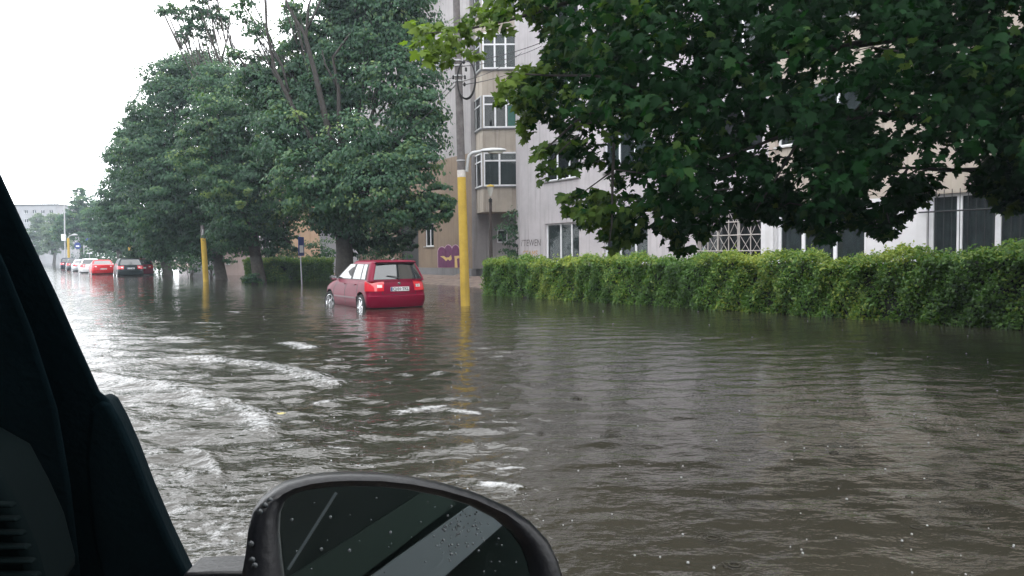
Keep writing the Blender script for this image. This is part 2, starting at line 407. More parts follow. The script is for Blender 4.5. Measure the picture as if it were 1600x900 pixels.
# muddy colour
mud = wn_.new('ShaderNodeTexNoise'); mud.inputs['Scale'].default_value = .35; mud.inputs['Detail'].default_value = 4; wl_.new(tc.outputs['Object'], mud.inputs['Vector'])
mr = wn_.new('ShaderNodeValToRGB'); mr.color_ramp.elements[0].position = .35; mr.color_ramp.elements[1].position = .7
mr.color_ramp.elements[0].color = (.020, .0185, .0135, 1); mr.color_ramp.elements[1].color = (.033, .030, .0225, 1)
wl_.new(mud.outputs['Fac'], mr.inputs['Fac']); wl_.new(mr.outputs['Color'], wb.inputs['Base Color'])
# foam: bubbles where the crest attribute is high, and the whitening painted in at near left
fa = wn_.new('ShaderNodeAttribute'); fa.attribute_name = 'foam'
fn = wn_.new('ShaderNodeTexNoise'); fn.inputs['Scale'].default_value = 17; fn.inputs['Detail'].default_value = 8; fn.inputs['Roughness'].default_value = .75; wl_.new(tc.outputs['Object'], fn.inputs['Vector'])
fs = wn_.new('ShaderNodeMath'); fs.operation = 'MULTIPLY_ADD'; fs.inputs[1].default_value = 2.6; fs.inputs[2].default_value = -1.72
wl_.new(fn.outputs['Fac'], fs.inputs[0])
fd = wn_.new('ShaderNodeMath'); fd.operation = 'ADD'; wl_.new(fs.outputs[0], fd.inputs[0]); 
f2 = wn_.new('ShaderNodeMath'); f2.operation = 'MULTIPLY'; f2.inputs[1].default_value = 1.15; wl_.new(fa.outputs['Fac'], f2.inputs[0]); wl_.new(f2.outputs[0], fd.inputs[1])
fr = wn_.new('ShaderNodeMapRange'); fr.inputs['From Min'].default_value = .12; fr.inputs['From Max'].default_value = 1.1; fr.clamp = True; wl_.new(fd.outputs[0], fr.inputs['Value'])
fb = wn_.new('ShaderNodeBsdfPrincipled'); fb.inputs['Base Color'].default_value = (.62, .63, .64, 1); fb.inputs['Roughness'].default_value = .5
vb = wn_.new('ShaderNodeTexVoronoi'); vb.inputs['Scale'].default_value = 60; wl_.new(tc.outputs['Object'], vb.inputs['Vector'])
bb = wn_.new('ShaderNodeBump'); bb.inputs['Strength'].default_value = .6; bb.inputs['Distance'].default_value = .012; bb.invert = True; wl_.new(vb.outputs['Distance'], bb.inputs['Height']); wl_.new(bb.outputs['Normal'], fb.inputs['Normal'])
mxs = wn_.new('ShaderNodeMixShader'); wl_.new(fr.outputs['Result'], mxs.inputs['Fac']); wl_.new(wb.outputs['BSDF'], mxs.inputs[1]); wl_.new(fb.outputs['BSDF'], mxs.inputs[2])
wl_.new(mxs.outputs['Shader'], wn_['Material Output'].inputs['Surface'])
water = numpy_mesh('flood_water', V, F4, wm)
at = water.data.attributes.new('foam', 'FLOAT', 'POINT'); at.data.foreach_set('value', foam.astype(np.float32).ravel())
TT_ = X*N.x+Y*N.y
churn = .36*(1-smoothst(TT_, .8, 4.2))*smoothst(Y, 0, 2)+.10
at = water.data.attributes.new('churn', 'FLOAT', 'POINT'); at.data.foreach_set('value', churn.astype(np.float32).ravel())
tag(water, kind='structure')

# ------------------------------------------------------------------ buildings
def facade_pt(px, c):
    r = ray(px, 396); a = r[0]/r[1]; d = c/(N.x*a+N.y); return Vector((a*d, d, 0))
E = -U
RZ = math.atan2(E.y, E.x)
class Facade:
    def __init__(s, c, px0): s.c = c; s.O = facade_pt(px0, c)
    def s_of(s, px): return (facade_pt(px, s.c)-s.O).dot(E)
    def z_of(s, px, py): return P(px, py, facade_pt(px, s.c).y).z
def wall_grid(mb, x0, x1, z0, z1, holes, depth=.2, y=0.0):
    xs = sorted({x0, x1} | {v for h in holes for v in h[:2] if x0 < v < x1}); zs = sorted({z0, z1} | {v for h in holes for v in h[2:] if z0 < v < z1})
    for a, b in zip(xs[:-1], xs[1:]):
        for c, d in zip(zs[:-1], zs[1:]):
            mx, mz = (a+b)/2, (c+d)/2
            if any(h[0] < mx < h[1] and h[2] < mz < h[3] for h in holes): continue
            mb.quad((a, y, c), (b, y, c), (b, y, d), (a, y, d))
    for h in holes:
        a, b, c, d = h; yy = y+depth
        mb.quad((a, y, c), (a, yy, c), (a, yy, d), (a, y, d)); mb.quad((b, y, c), (b, y, d), (b, yy, d), (b, yy, c))
        mb.quad((a, y, d), (a, yy, d), (b, yy, d), (b, y, d)); mb.quad((a, y, c), (b, y, c), (b, yy, c), (a, yy, c))
def folds(mb, x0, x1, z0, z1, y, amp=.025, step=.03):
    n = max(4, int((x1-x0)/step)); ph = rng.uniform(0, 6)
    pts = [(x0+(x1-x0)*i/n, y+amp*math.sin(i*1.1+ph)+amp*.6*math.sin(i*.47+ph)) for i in range(n+1)]
    for (a, ya), (b, yb) in zip(pts[:-1], pts[1:]): mb.quad((a, ya, z0), (b, yb, z0), (b, yb, z1), (a, ya, z1))
def window(parent, x0, x1, z0, z1, mull=(), frame='white_pvc', bar=.055, y=.12, transom=None, curtain='curtain', drape=True, sill=True, pane='pane', room=True, name='window'):
    mb = MB()
    mb.box(x0, x0+bar, y-.035, y+.035, z0, z1); mb.box(x1-bar, x1, y-.035, y+.035, z0, z1)
    mb.box(x0+bar, x1-bar, y-.035, y+.035, z1-bar, z1); mb.box(x0+bar, x1-bar, y-.035, y+.035, z0, z0+bar)
    for m in mull:
        xx = x0+(x1-x0)*m; mb.box(xx-bar*.6, xx+bar*.6, y-.03, y+.03, z0+bar, z1-bar)
    if transom:
        zz = z0+(z1-z0)*transom
        ed = [0]+list(mull)+[1]
        for a, b in zip(ed[:-1], ed[1:]):
            xa = x0+(x1-x0)*a+(bar if a == 0 else bar*.6); xb = x0+(x1-x0)*b-(bar if b == 1 else bar*.6)
            mb.box(xa, xb, y-.025, y+.025, zz-bar*.5, zz+bar*.5)
    w = mb.build(name, M[frame], parent)
    p = MB(); p.box(x0+.01, x1-.01, y+.002, y+.008, z0+.01, z1-.01); p.build('pane', M[pane], w)
    if drape:
        c = MB(); folds(c, x0+.03, x1-.03, z0+.03, z1-.03, y+.16); c.build('curtain', M[curtain], w, smooth=True, fixn=False)
    if room:
        c = MB(); c.quad((x0-.1, y+.45, z0-.1), (x1+.1, y+.45, z0-.1), (x1+.1, y+.45, z1+.1), (x0-.1, y+.45, z1+.1)); c.build('room_backdrop', M['interior'], w)
    if sill:
        c = MB(); c.box(x0-.06, x1+.06, -.07, y-.04, z0-.045, z0-.004); c.build('sill', M['metal_sill'], w)
    return w

# --- main block behind the hedge
FA = Facade(17.8, 814)
b1 = empty('apartment_block', FA.O, RZ)
tag(b1, 'lilac grey rendered apartment block with white ground floor right behind the long hedge', 'building')
cols = [(852, 905), (944, 1012), (1090, 1190), (1213, 1352), (1447, 1618)]
G0, G1 = 1.02, FA.z_of(850, 350)
S1 = FA.z_of(852, 284); FL = 3.02
holes = []; spec = []
for ci, (a, b) in enumerate(cols):
    x0, x1 = FA.s_of(a), FA.s_of(b)
    for fl in range(4):
        if fl == 0: z0, z1 = G0, G1+(.12 if ci == 4 else 0)
        else: z0 = S1+FL*(fl-1); z1 = z0+1.52
        holes.append((x0, x1, z0, z1)); spec.append((ci, fl, x0, x1, z0, z1))
XE = FA.s_of(1600)+9
sW = FA.s_of(1200); zW = FA.z_of(1440, 305)
mb = MB()
gray_h = [h for h in holes if h[1] < sW]
wall_grid(mb, 0, sW, -.3, 16.2, gray_h)
p_back = P(806, 396, 40.5); inv = Matrix.Rotation(-RZ, 4, 'Z')
lb = inv @ (Vector((p_back.x, p_back.y, 0))-FA.O)
mb.quad((0, 0, -.3), (lb.x, lb.y, -.3), (lb.x, lb.y, 16.2), (0, 0, 16.2))
mb.quad((0, 11, -.3), (XE, 11, -.3), (XE, 11, 16.2), (0, 11, 16.2)); mb.quad((XE, 0, -.3), (XE, 11, -.3), (XE, 11, 16.2), (XE, 0, 16.2))
mb.build('grey_wall', M['grey_wall'], b1, fixn=False)
mb = MB(); wall_grid(mb, sW, XE, -.3, zW, [h for h in holes if h[0] >= sW and h[3] < zW+.5 and h[2] < 2])
mb.build('white_base_wall', M['white_wall'], b1, fixn=False)
mb = MB(); wall_grid(mb, sW, XE, zW, 16.2, [h for h in holes if h[0] >= sW and h[2] > 2])
mb.build('beige_wall', M['beige_wall'], b1, fixn=False)
mb = MB(); mb.box(-.25, XE+.2, -.3, 11.2, 16.205, 16.55); mb.build('roof', M['roof_dark'], b1)
for ci, fl, x0, x1, z0, z1 in spec:
    if ci == 2 and fl == 0:
        w = window(b1, x0, x1, z0, z1, (.3, .62), frame='grille_pale', curtain='curtain_dark', pane='pane_dark')
        g = MB(); 
        for i in range(7): xx = x0+(x1-x0)*i/6; g.tube([(xx, .02, z0), (xx, .02, z1)], .016, 6)
        for zz in (.25, .55, .8): g.tube([(x0, .0, z0+(z1-z0)*zz), (x1, .0, z0+(z1-z0)*zz)], .016, 6)
        for i in range(6):
            xa, xb = x0+(x1-x0)*i/6, x0+(x1-x0)*(i+1)/6
            g.tube([(xa, .035, z0+.3), (xb, .035, z0+.85)], .010, 5); g.tube([(xb, .045, z0+.3), (xa, .045, z0+.85)], .010, 5)
            g.tube([(xa, .035, z0+.85), (xb, .035, z1)], .010, 5); g.tube([(xb, .045, z0+.85), (xa, .045, z1)], .010, 5)
        g.build('grille', M['grille_pale'], w)
    elif ci == 4 and fl == 0:
        w = window(b1, x0, x1, z0, z1, (.30, .655), bar=.10, curtain='curtain_dark', y=.14, pane='pane')
        g = MB()
        for i in range(13): xx = x0+(x1-x0)*(i+.4)/13; g.tube([(xx, -.05, z0), (xx, -.05, z1+.06)], .009, 6)
        zz = z0+(z1-z0)*.74
        g.tube([(x0-.15, -.07, zz), (x1+.15, -.07, zz)], .018, 6); g.tube([(x0-.1, -.07, z0+.12), (x1+.1, -.07, z0+.12)], .012, 6)
        g.build('grille', M['iron'], w)
    elif ci == 3 and fl == 0:
        window(b1, x0, x1, z0, z1, (.30, .66), bar=.085, curtain='curtain_dark')
    elif fl == 0:
        window(b1, x0, x1, z0, z1, (.42, .74) if ci == 0 else (.35, .70), frame='white_pvc', bar=.06, curtain='curtain')
    else:
        window(b1, x0, x1, z0, z1, (.33, .68), curtain='curtain_dark', pane='pane_dark' if (ci+fl) % 2 else 'pane')
# white corner pilaster and scribbled tags on the grey wall
mb = MB(); a, b = FA.s_of(1191), FA.s_of(1210); mb.box(a, b, -.06, -.003, -.3, zW); mb.build('pilaster', M['white_wall'], b1)
Mx = lambda x, z, y=-.004: Matrix.Translation((x, y, z)) @ Matrix.Rotation(R(90), 4, 'X')
sc = FA.s_of(829.5)
for txt, px, py, sz, mm in (("i\u2019TEWEN", 829.5, 380, .40, 'spray_black'), ("CEAMS", 828, 397, .38, 'spray_orange')):
    t = text_obj('graffiti_writing', txt, sz, M[mm], Mx(FA.s_of(px), FA.z_of(px, py)) @ Matrix.Diagonal((.98, 1, 1, 1)), b1, extrude=.001, shear=.1)

# --- rear block: wall parallel to the street, bays facing the camera
FB = Facade(19.6, 738)
b2 = empty('rear_apartment_block', FB.O, RZ)
tag(b2, 'pale grey and tan block with stacked glazed bays rising behind the yellow pole', 'building')
XL = FB.s_of(560)
zsplit = FB.z_of(690, 250)
doorx = (FB.s_of(624), FB.s_of(654)); winx = (FB.s_of(664), FB.s_of(678))
wz = (FB.z_of(670, 385), FB.z_of(670, 349)); dz = (.15, FB.z_of(640, 342))
zp = FB.z_of(700, 419)
mb = MB(); wall_grid(mb, XL, 0, zp, zsplit, [(*doorx, zp, dz[1]), (*winx, *wz)], .25); mb.build('tan_wall', M['tan_wall'], b2, fixn=False)
mb = MB(); wall_grid(mb, XL, 0, zsplit, 15.9, [], .2)
mb.quad((0, 0, zp), (0, 9, zp), (0, 9, 15.9), (0, 0, 15.9)); mb.quad((XL, 0, 0), (XL, 10, 0), (XL, 10, 15.9), (XL, 0, 15.9)); mb.quad((XL, 10, 0), (6, 10, 0), (6, 10, 15.9), (XL, 10, 15.9))
mb.build('upper_wall', M['rear_wall'], b2, fixn=False)
mb = MB(); mb.box(XL, doorx[0], -.06, .2, -.3, zp-.003); mb.box(doorx[1], .02, -.06, .2, -.3, zp-.003); mb.build('plinth', M['plinth'], b2)
mb = MB(); mb.box(XL-.3, .35, -.35, 10.2, 15.905, 16.2); mb.build('roof', M['roof_dark'], b2)
mb = MB(); mb.box(doorx[0]+.02, doorx[1]-.02, .18, .24, zp+.005, dz[1]-.02); d = mb.build('door', M['car_black'], b2)
mb = MB(); mb.box((doorx[0]+doorx[1])/2-.3, (doorx[0]+doorx[1])/2+.3, .17, .178, zp+1.0, dz[1]-.25); mb.build('pane', M['pane_dark'], d)
mb = MB(); mb.box(doorx[0]-.25, doorx[1]+.25, -1.0, -.003, dz[1]+.08, dz[1]+.2); mb.build('door_canopy', M['plinth'], b2)
window(b2, *winx, *wz, (.5,), pane='pane_dark', curtain='curtain_dark')
# graffiti: fat purple letters with yellow strokes, left of the pole
def blob(name, pts, y, mm, par, th=.002):
    mb = MB(); fr = [(x, y, z) for x, z in pts]; bk = [(x, y+th, z) for x, z in pts]; mb.prism(fr, bk); return mb.build(name, M[mm], par)
def gp(px, py): return (FB.s_of(px), FB.z_of(px, py))
def rounded(px0, px1, py0, py1, top=.5):
    cx = (px0+px1)/2; w = (px1-px0)/2; h = (py1-py0); pts = [(px0, py1), (px1, py1)]
    for i in range(9):
        a = math.pi*i/8; pts.append((cx+w*math.cos(a), py0+h*top*.5-h*top*.5*math.sin(a)))
    return [gp(*p) for p in pts]
gy = -.004
for a, b, t in ((684.5, 697, 386), (695, 706.5, 383), (706.3, 718, 383), (718, 731, 384)):
    blob('graffiti_letter', rounded(a-.8, b+.8, t-1, 418.2), gy, 'spray_pink', b2); blob('graffiti_letter', rounded(a, b, t, 418), gy-.004, 'purple', b2)
for pts in ([(688, 400.5), (694, 400), (697, 402.5), (702, 402), (705, 398), (706, 405), (703, 407.5), (700, 405), (697, 408), (694, 404.5)],
            [(710, 400), (719, 399.5), (719, 403), (714, 404), (715, 418), (710.5, 418), (710.7, 405)], [(721, 400), (728, 399), (727, 404), (723, 405)]):
    blob('graffiti_stroke', [gp(*p) for p in pts], gy-.008, 'spray_yellow', b2)
# bays: prism with an oblique left cheek, windows on both faces
DB = 39.0
bx0, bx1, bx2 = P(740, 396, 41.2), P(756, 396, DB), P(811, 396, DB)
def zb(py): return P(775, py, DB).z
fz = 3.02
zbot = zb(331)
bay = MB(); pl = [(bx0.x, bx0.y+.6), (bx0.x, bx0.y), (bx1.x, DB), (bx2.x, DB), (bx2.x, 43)]
b2i = b2.matrix_basis.inverted() if False else (Matrix.Translation(FB.O) @ Matrix.Rotation(RZ, 4, 'Z')).inverted()
def L2(p): return b2i @ Vector(p)
bay.loft([[L2((x, y, z)) for x, y in pl] for z in (zbot, 16.0)])
bayo = bay.build('bay_column', M['beige_wall'], b2)
# recessed ground floor wall below the bays
gw = MB(); gx = (P(738, 396, 40.8).x, P(813, 396, 40.8).x)
gholes = [(P(777, 396, 40.8).x, P(793, 396, 40.8).x, P(785, 379, 40.8).z, P(785, 359, 40.8).z)]
wall_grid(gw, gx[0], gx[1], -.3, zbot, gholes, .15, 40.8)
gw.v = [tuple(L2(p)) for p in gw.v]; gw.build('ground_floor_wall', M['rear_wall'], b2, fixn=False)
hw = gholes[0]
def place_world(o, T):
    o.matrix_basis = b2i @ T
w = window(b2, hw[0], hw[1], hw[2], hw[3], (), pane='pane_dark', curtain='curtain_dark', sill=False); place_world(w, Matrix.Translation((0, 40.75, 0)))
mb = MB(); mb.box(gx[0], gx[1], 40.7, 40.79, -.3, .55); mb.v = [tuple(L2(p)) for p in mb.v]; mb.build('plinth', M['plinth'], b2)
wins = [(zb(291), zb(238), 'white_pvc', (.47,), .75), (zb(200), zb(149), 'white_pvc', (.36, .68), .72), (zb(108), zb(52), 'white_pvc', (.36, .68), .68), (zb(16), zb(-38), 'white_pvc', (.4, .7), .7)]
ang = math.atan2(DB-bx0.y, bx1.x-bx0.x); lw = math.hypot(bx1.x-bx0.x, DB-bx0.y)
for i, (z0, z1, fr, mu, tr) in enumerate(wins):
    w = window(b2, .0, bx2.x-bx1.x-.08, z0, z1, mu, frame=fr, bar=.075, y=-.04, transom=tr, curtain='curtain', sill=False, room=False, drape=False, pane=('pane', 'pane_dark', 'pane')[i % 3])
    cc = MB(); folds(cc, .05, bx2.x-bx1.x-.14, z0+.05, z1-.05, -.018, .008); cc.build('curtain', M[('curtain', 'curtain_dark', 'curtain', 'curtain')[i]], w, smooth=True, fixn=False)
    if i == 1:
        g = MB(); g.box((bx2.x-bx1.x)*.70, bx2.x-bx1.x-.15, -.062, -.055, z0+.08, z0+(z1-z0)*.66); g.build('panel', M['green_panel'], w)
    place_world(w, Matrix.Translation((bx1.x+.04, DB-.02, 0)))
    w = window(b2, .0, lw-.12, z0, z1, (.5,), frame='grey_frame' if i else fr, bar=.06, y=-.04, transom=tr, sill=False, room=False, drape=False, pane='pane_dark')
    cc = MB(); folds(cc, .05, lw-.17, z0+.05, z1-.05, -.018, .008); cc.build('curtain', M['curtain_dark'], w, smooth=True, fixn=False)
    place_world(w, Matrix.Translation((bx0.x, bx0.y-.02, 0)) @ Matrix.Rotation(ang, 4, 'Z') @ Matrix.Translation((.06, 0, 0)))
    cc = MB(); cc.loft([[L2((x, y, z)) for x, y in ((bx0.x-.06, bx0.y), (bx1.x-.03, DB-.07), (bx2.x, DB-.07), (bx2.x, DB-.003), (bx1.x, DB-.003), (bx0.x-.02, bx0.y+.05))] for z in (z0-.07, z0-.01)])
    cc.build('ledge', M['plinth'], b2)

# --- smaller blocks seen between and beyond the trees
def simple_block(name, px0, px1, d, ytop, m, label, depth=9, wins=(), fr='white_pvc'):
    a = P(px0, 396, d); b = P(px1, 396, d); zt = P((px0+px1)/2, ytop, d).z
    o = empty(name, (a.x, d, 0)); tag(o, label, 'building'); wd = b.x-a.x
    hs_ = [(P(w[0], 396, d).x-a.x, P(w[1], 396, d).x-a.x, P(w[0], w[3], d).z, P(w[0], w[2], d).z) for w in wins]
    mb = MB(); wall_grid(mb, 0, wd, -.3, zt, hs_, .2)
    mb.quad((0, 0, -.3), (0, depth, -.3), (0, depth, zt), (0, 0, zt)); mb.quad((wd, 0, -.3), (wd, depth, -.3), (wd, depth, zt), (wd, 0, zt)); mb.quad((0, depth, -.3), (wd, depth, -.3), (wd, depth, zt), (0, depth, zt))
    mb.build('wall', M[m], o, fixn=False)
    mb = MB(); mb.box(-.2, wd+.2, -.2, depth+.2, zt+.005, zt+.25); mb.build('roof', M['roof_dark'], o)
    for h in hs_: window(o, *h, (.5,), frame=fr, pane='pane_dark', curtain='curtain_dark')
    return o
simple_block('apartment_block', 430, 486, 64, 296, 'orange_wall', 'orange rendered block glimpsed between the street trees left of the red car', wins=((445, 452, 340, 362),))
# long block behind the tree row, and the houses across the street behind us
def long_block(label, c, s0, s1, h, m, side=1):
    o_ = empty('apartment_block', N*c+U*s0, math.atan2(U.y, U.x)); tag(o_, label, 'building'); l = s1-s0
    sg = -1 if side > 0 else 1      # local y: left of U = towards the camera side
    hs_ = [(x, x+1.5, z, z+1.4) for x in np.arange(2, l-3, 5.5) for z in np.arange(1.2, h-2, 3.0)] if side > 0 else []
    mb = MB(); wall_grid(mb, 0, l, -.3, h, hs_, .18*(1 if sg > 0 else 1))
    y2 = 9
    mb.quad((0, 0, -.3), (0, y2, -.3), (0, y2, h), (0, 0, h)); mb.quad((l, 0, -.3), (l, y2, -.3), (l, y2, h), (l, 0, h)); mb.quad((0, y2, -.3), (l, y2, -.3), (l, y2, h), (0, y2, h))
    if sg < 0: mb.v = [(v[0], -v[1], v[2]) for v in mb.v]
    mb.build('wall', M[m], o_, fixn=False)
    mb = MB(); mb.box(-.2, l+.2, min(-.2, sg*(y2+.2)) if sg > 0 else -(y2+.2), (y2+.2) if sg > 0 else .2, h+.005, h+.3); mb.build('roof', M['roof_dark'], o_)
    for a, b, c_, d in hs_:
        g = MB(); g.box(a+.003, b-.003, *((.1, .12) if sg > 0 else (-.12, -.1)), c_+.003, d-.003); g.build('window', M['pane_dark'], o_)
    return o_
long_block('long grey block in deep shade behind the row of street maples', 22.5, 66, 150, 11, 'rear_wall')
simple_block('garage', 500, 532, 52, 352, 'pale_wall', 'low pale rendered garage end behind the trunk beside the red car', 6)
simple_block('shed', 338, 386, 56, 392, 'pink_wall', 'low pinkish shed in the shade between the tree trunks', 5, wins=((352, 358, 404, 413),))
simple_block('house', 296, 337, 62, 384, 'pale_wall', 'small grey house wall in shade behind the second yellow pole', 6, wins=((300, 306, 398, 412),))
simple_block('tower_block', -30, 92, 190, 321, 'pale_wall', 'distant pale apartment block at the far end of the street', 14,
             wins=tuple((x, x+6, y, y+6) for x in (40, 53, 66, 79) for y in (328, 342, 356)))
# ------------------------------------------------------------------ foliage
MAPLE = np.array([(0, 0), (.13, -.03), (.34, .02), (.27, .16), (.52, .36), (.46, .46), (.23, .47), (.22, .72), (.11, .72), (0, 1.0)])
def leaf_shape(kind):
    """points (x, y, z) and triangle fan of one leaf, unit length"""
    if kind == 'maple':
        half = MAPLE; out = np.vstack([half, [(-x, y) for x, y in half[-2:0:-1]]]); ctr = np.array([[0, .36]])
        p = np.vstack([ctr, out]); z = -.22*np.abs(p[:, 0])-.10*p[:, 1]**2
        n = len(out); f = np.array([(0, 1+i, 1+(i+1) % n) for i in range(n)])
        return np.column_stack([p, z]), f
    p = np.array([(0, 0, 0), (.38, .42, -.10), (0, .5, .03), (-.38, .42, -.10), (0, 1, -.08)])
    if kind == 'oval': p = np.array([(0, 0, 0), (.30, .45, -.06), (0, .5, .03), (-.30, .45, -.06), (0, 1, -.06)])
    return p, np.array([(0, 1, 2), (0, 2, 3), (2, 1, 4), (3, 2, 4)])
def leaves(name, pos, nrm, tip, size, tint, kind, m, parent=None):
    p, f = leaf_shape(kind); n = len(pos)
    nrm = nrm/np.linalg.norm(nrm, axis=1, keepdims=True)
    tip = tip-nrm*np.sum(tip*nrm, 1, keepdims=True); tip /= np.maximum(np.linalg.norm(tip, axis=1, keepdims=True), 1e-6)
    sx = np.cross(tip, nrm)
    q = p[None]*size[:, None, None]
    q[:, :, 0] *= rng.uniform(.8, 1.15, n)[:, None]; q[:, :, 2] *= rng.uniform(-.5, 3.2, n)[:, None]
    V = pos[:, None]+q[:, :, :1]*sx[:, None]+q[:, :, 1:2]*tip[:, None]+q[:, :, 2:]*nrm[:, None]
    Fm = (f[None]+(np.arange(n)*len(p))[:, None, None]).reshape(-1, 3)
    o = numpy_mesh(name, V.reshape(-1, 3), Fm, m, parent, smooth=(kind == 'maple'))
    a = o.data.attributes.new('tint', 'FLOAT', 'POINT'); a.data.foreach_set('value', np.repeat(np.clip(tint, 0, 1), len(p)).astype(np.float32))
    return o
def rdir(n):
    v = rng.normal(size=(n, 3)); return v/np.linalg.norm(v, axis=1, keepdims=True)
def lobe_clumps(c, Rl, n, up=.25, flat=.9):
    v = rdir(n); v[:, 2] += up*rng.random(n); v /= np.linalg.norm(v, axis=1, keepdims=True)
    return np.array(c)+v*Rl*rng.uniform(.72, 1.06, n)[:, None]*np.array([1, 1, flat]), v
def clump_leaves(cc, cv, per, rad, size, base_tint):
    """sprays of leaves: a drooping cap of leaves round every clump centre"""
    n = len(cc)*per
    C = np.repeat(cc, per, 0); Vd = np.repeat(cv, per, 0)
    d = rdir(n); d[:, 2] = np.abs(d[:, 2])*.9-.3
    rr_ = np.repeat(rad*rng.uniform(.6, 1.4, len(cc)), per)*rng.random(n)**.4
    pos = C+d*rr_[:, None]*np.array([1, 1, .85])
    nrm = d*.75+Vd*.7+np.array([0, -.12, .38])+rng.normal(size=(n, 3))*.42
    tip = d*np.array([1, 1, .2])*.5+Vd*.3+np.array([0, 0, -.85])+rng.normal(size=(n, 3))*.4
    ct = np.repeat(rng.normal(0, .12, len(cc)), per)
    tint = base_tint-.10+ct*1.3+rng.normal(0, .10, n)+.26*smoothst(d[:, 2], -.1, .6)  # upper leaves of a clump tinted lighter: skylight put into the colour
    return pos, nrm, tip, np.full(n, size)*rng.uniform(.65, 1.3, n), tint
def tree(name, label, base, trunk_r, lobes, d0, size=.15, per=46, density=1.0, limbs=(), m='leaf_far', group=None, trunk_top=None, tint=.35, fork=None, bark='bark', limb_r=.09):
    """lobes: (px, py, r_px, depth offset, density, tint offset); limbs: pixel polylines drawn at depth d0+off"""
    o = empty(name, base); tag(o, label, 'tree', group)
    inv = Matrix.Translation(-Vector(base)); b = np.array(base)
    allp = []
    tm = MB(); bz = Vector(base)
    ctr = np.mean([np.array(P(l[0], l[1], d0+l[3])) for l in lobes], 0)
    top = Vector(trunk_top) if trunk_top else Vector((base[0]*.7+ctr[0]*.3, base[1]*.7+ctr[1]*.3, 3.2))
    mid = bz.lerp(top, .5)+Vector((rng.uniform(-.1, .1), 0, 0))
    tm.tube([bz+Vector((0, 0, -.4)), bz+Vector((0, 0, .12)), mid, top], [trunk_r*1.35, trunk_r*1.08, trunk_r*.92, trunk_r*.8], 12)
    for l in lobes:
        px, py, rp, off, den, tt = l
        c = P(px, py, d0+off); Rl = rp/F*(d0+off)
        # limb into the lobe
        bare = den < .6; q = top.lerp(c, .5)+Vector((rng.uniform(-.4, .4), rng.uniform(-.4, .4), .35))
        s0 = bz.lerp(top, rng.uniform(.8, 1.0))
        r0 = min(trunk_r*.4, limb_r*.9)*(.45 if bare else 1)
        tm.tube([s0, s0.lerp(q, .5)+Vector((0, 0, .1)), q, c], [r0, r0*.8, r0*.55, .03], 7)
        for k in range(5):
            e = c+Vector(rdir(1)[0])*Rl*.8; tm.tube([q.lerp(c, rng.uniform(.3, 1)), q.lerp(e, .6), e], [r0*.35, .025, .012], 5)
        n = max(5, int(density*den*Rl*Rl*27+4))
        if bare:
            cc, cv = lobe_clumps(c, Rl*1.1, n*3); cc = np.array(c)+(cc-np.array(c))*rng.uniform(.3, 1.1, len(cc))[:, None]
            allp.append(clump_leaves(cc, cv, 14, .28, size, tint+tt)); continue
        cc, cv = lobe_clumps(c, Rl, n)
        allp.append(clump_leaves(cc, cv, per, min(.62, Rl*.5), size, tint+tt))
        ni = int(n*.45*min(1, den))
        if ni:
            ci = np.array(c)+rdir(ni)*Rl*(rng.random(ni)**.5*.7)[:, None]
            allp.append(clump_leaves(ci, rdir(ni), max(6, per//2), Rl*.3, size*1.25, tint+tt-.2))  # inner leaves tinted darker: crown shade put into the colour
    for pts, off, r0, r1 in limbs:
        q = [P(px, py, d0+off) for px, py in pts]
        tm.tube(q, list(np.linspace(r0, r1, len(q))), 7)
    tm.v = [tuple(Vector(v)-bz) for v in tm.v]
    tm.build('trunk', M[bark], o, smooth=True)
    pos, nrm, tip, sz, ti = [np.concatenate(x) for x in zip(*allp)]
    keep = pos[:, 2] > .25
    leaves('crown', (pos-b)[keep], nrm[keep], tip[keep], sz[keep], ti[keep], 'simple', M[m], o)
    return o
G = 'maples in the row along the pavement'
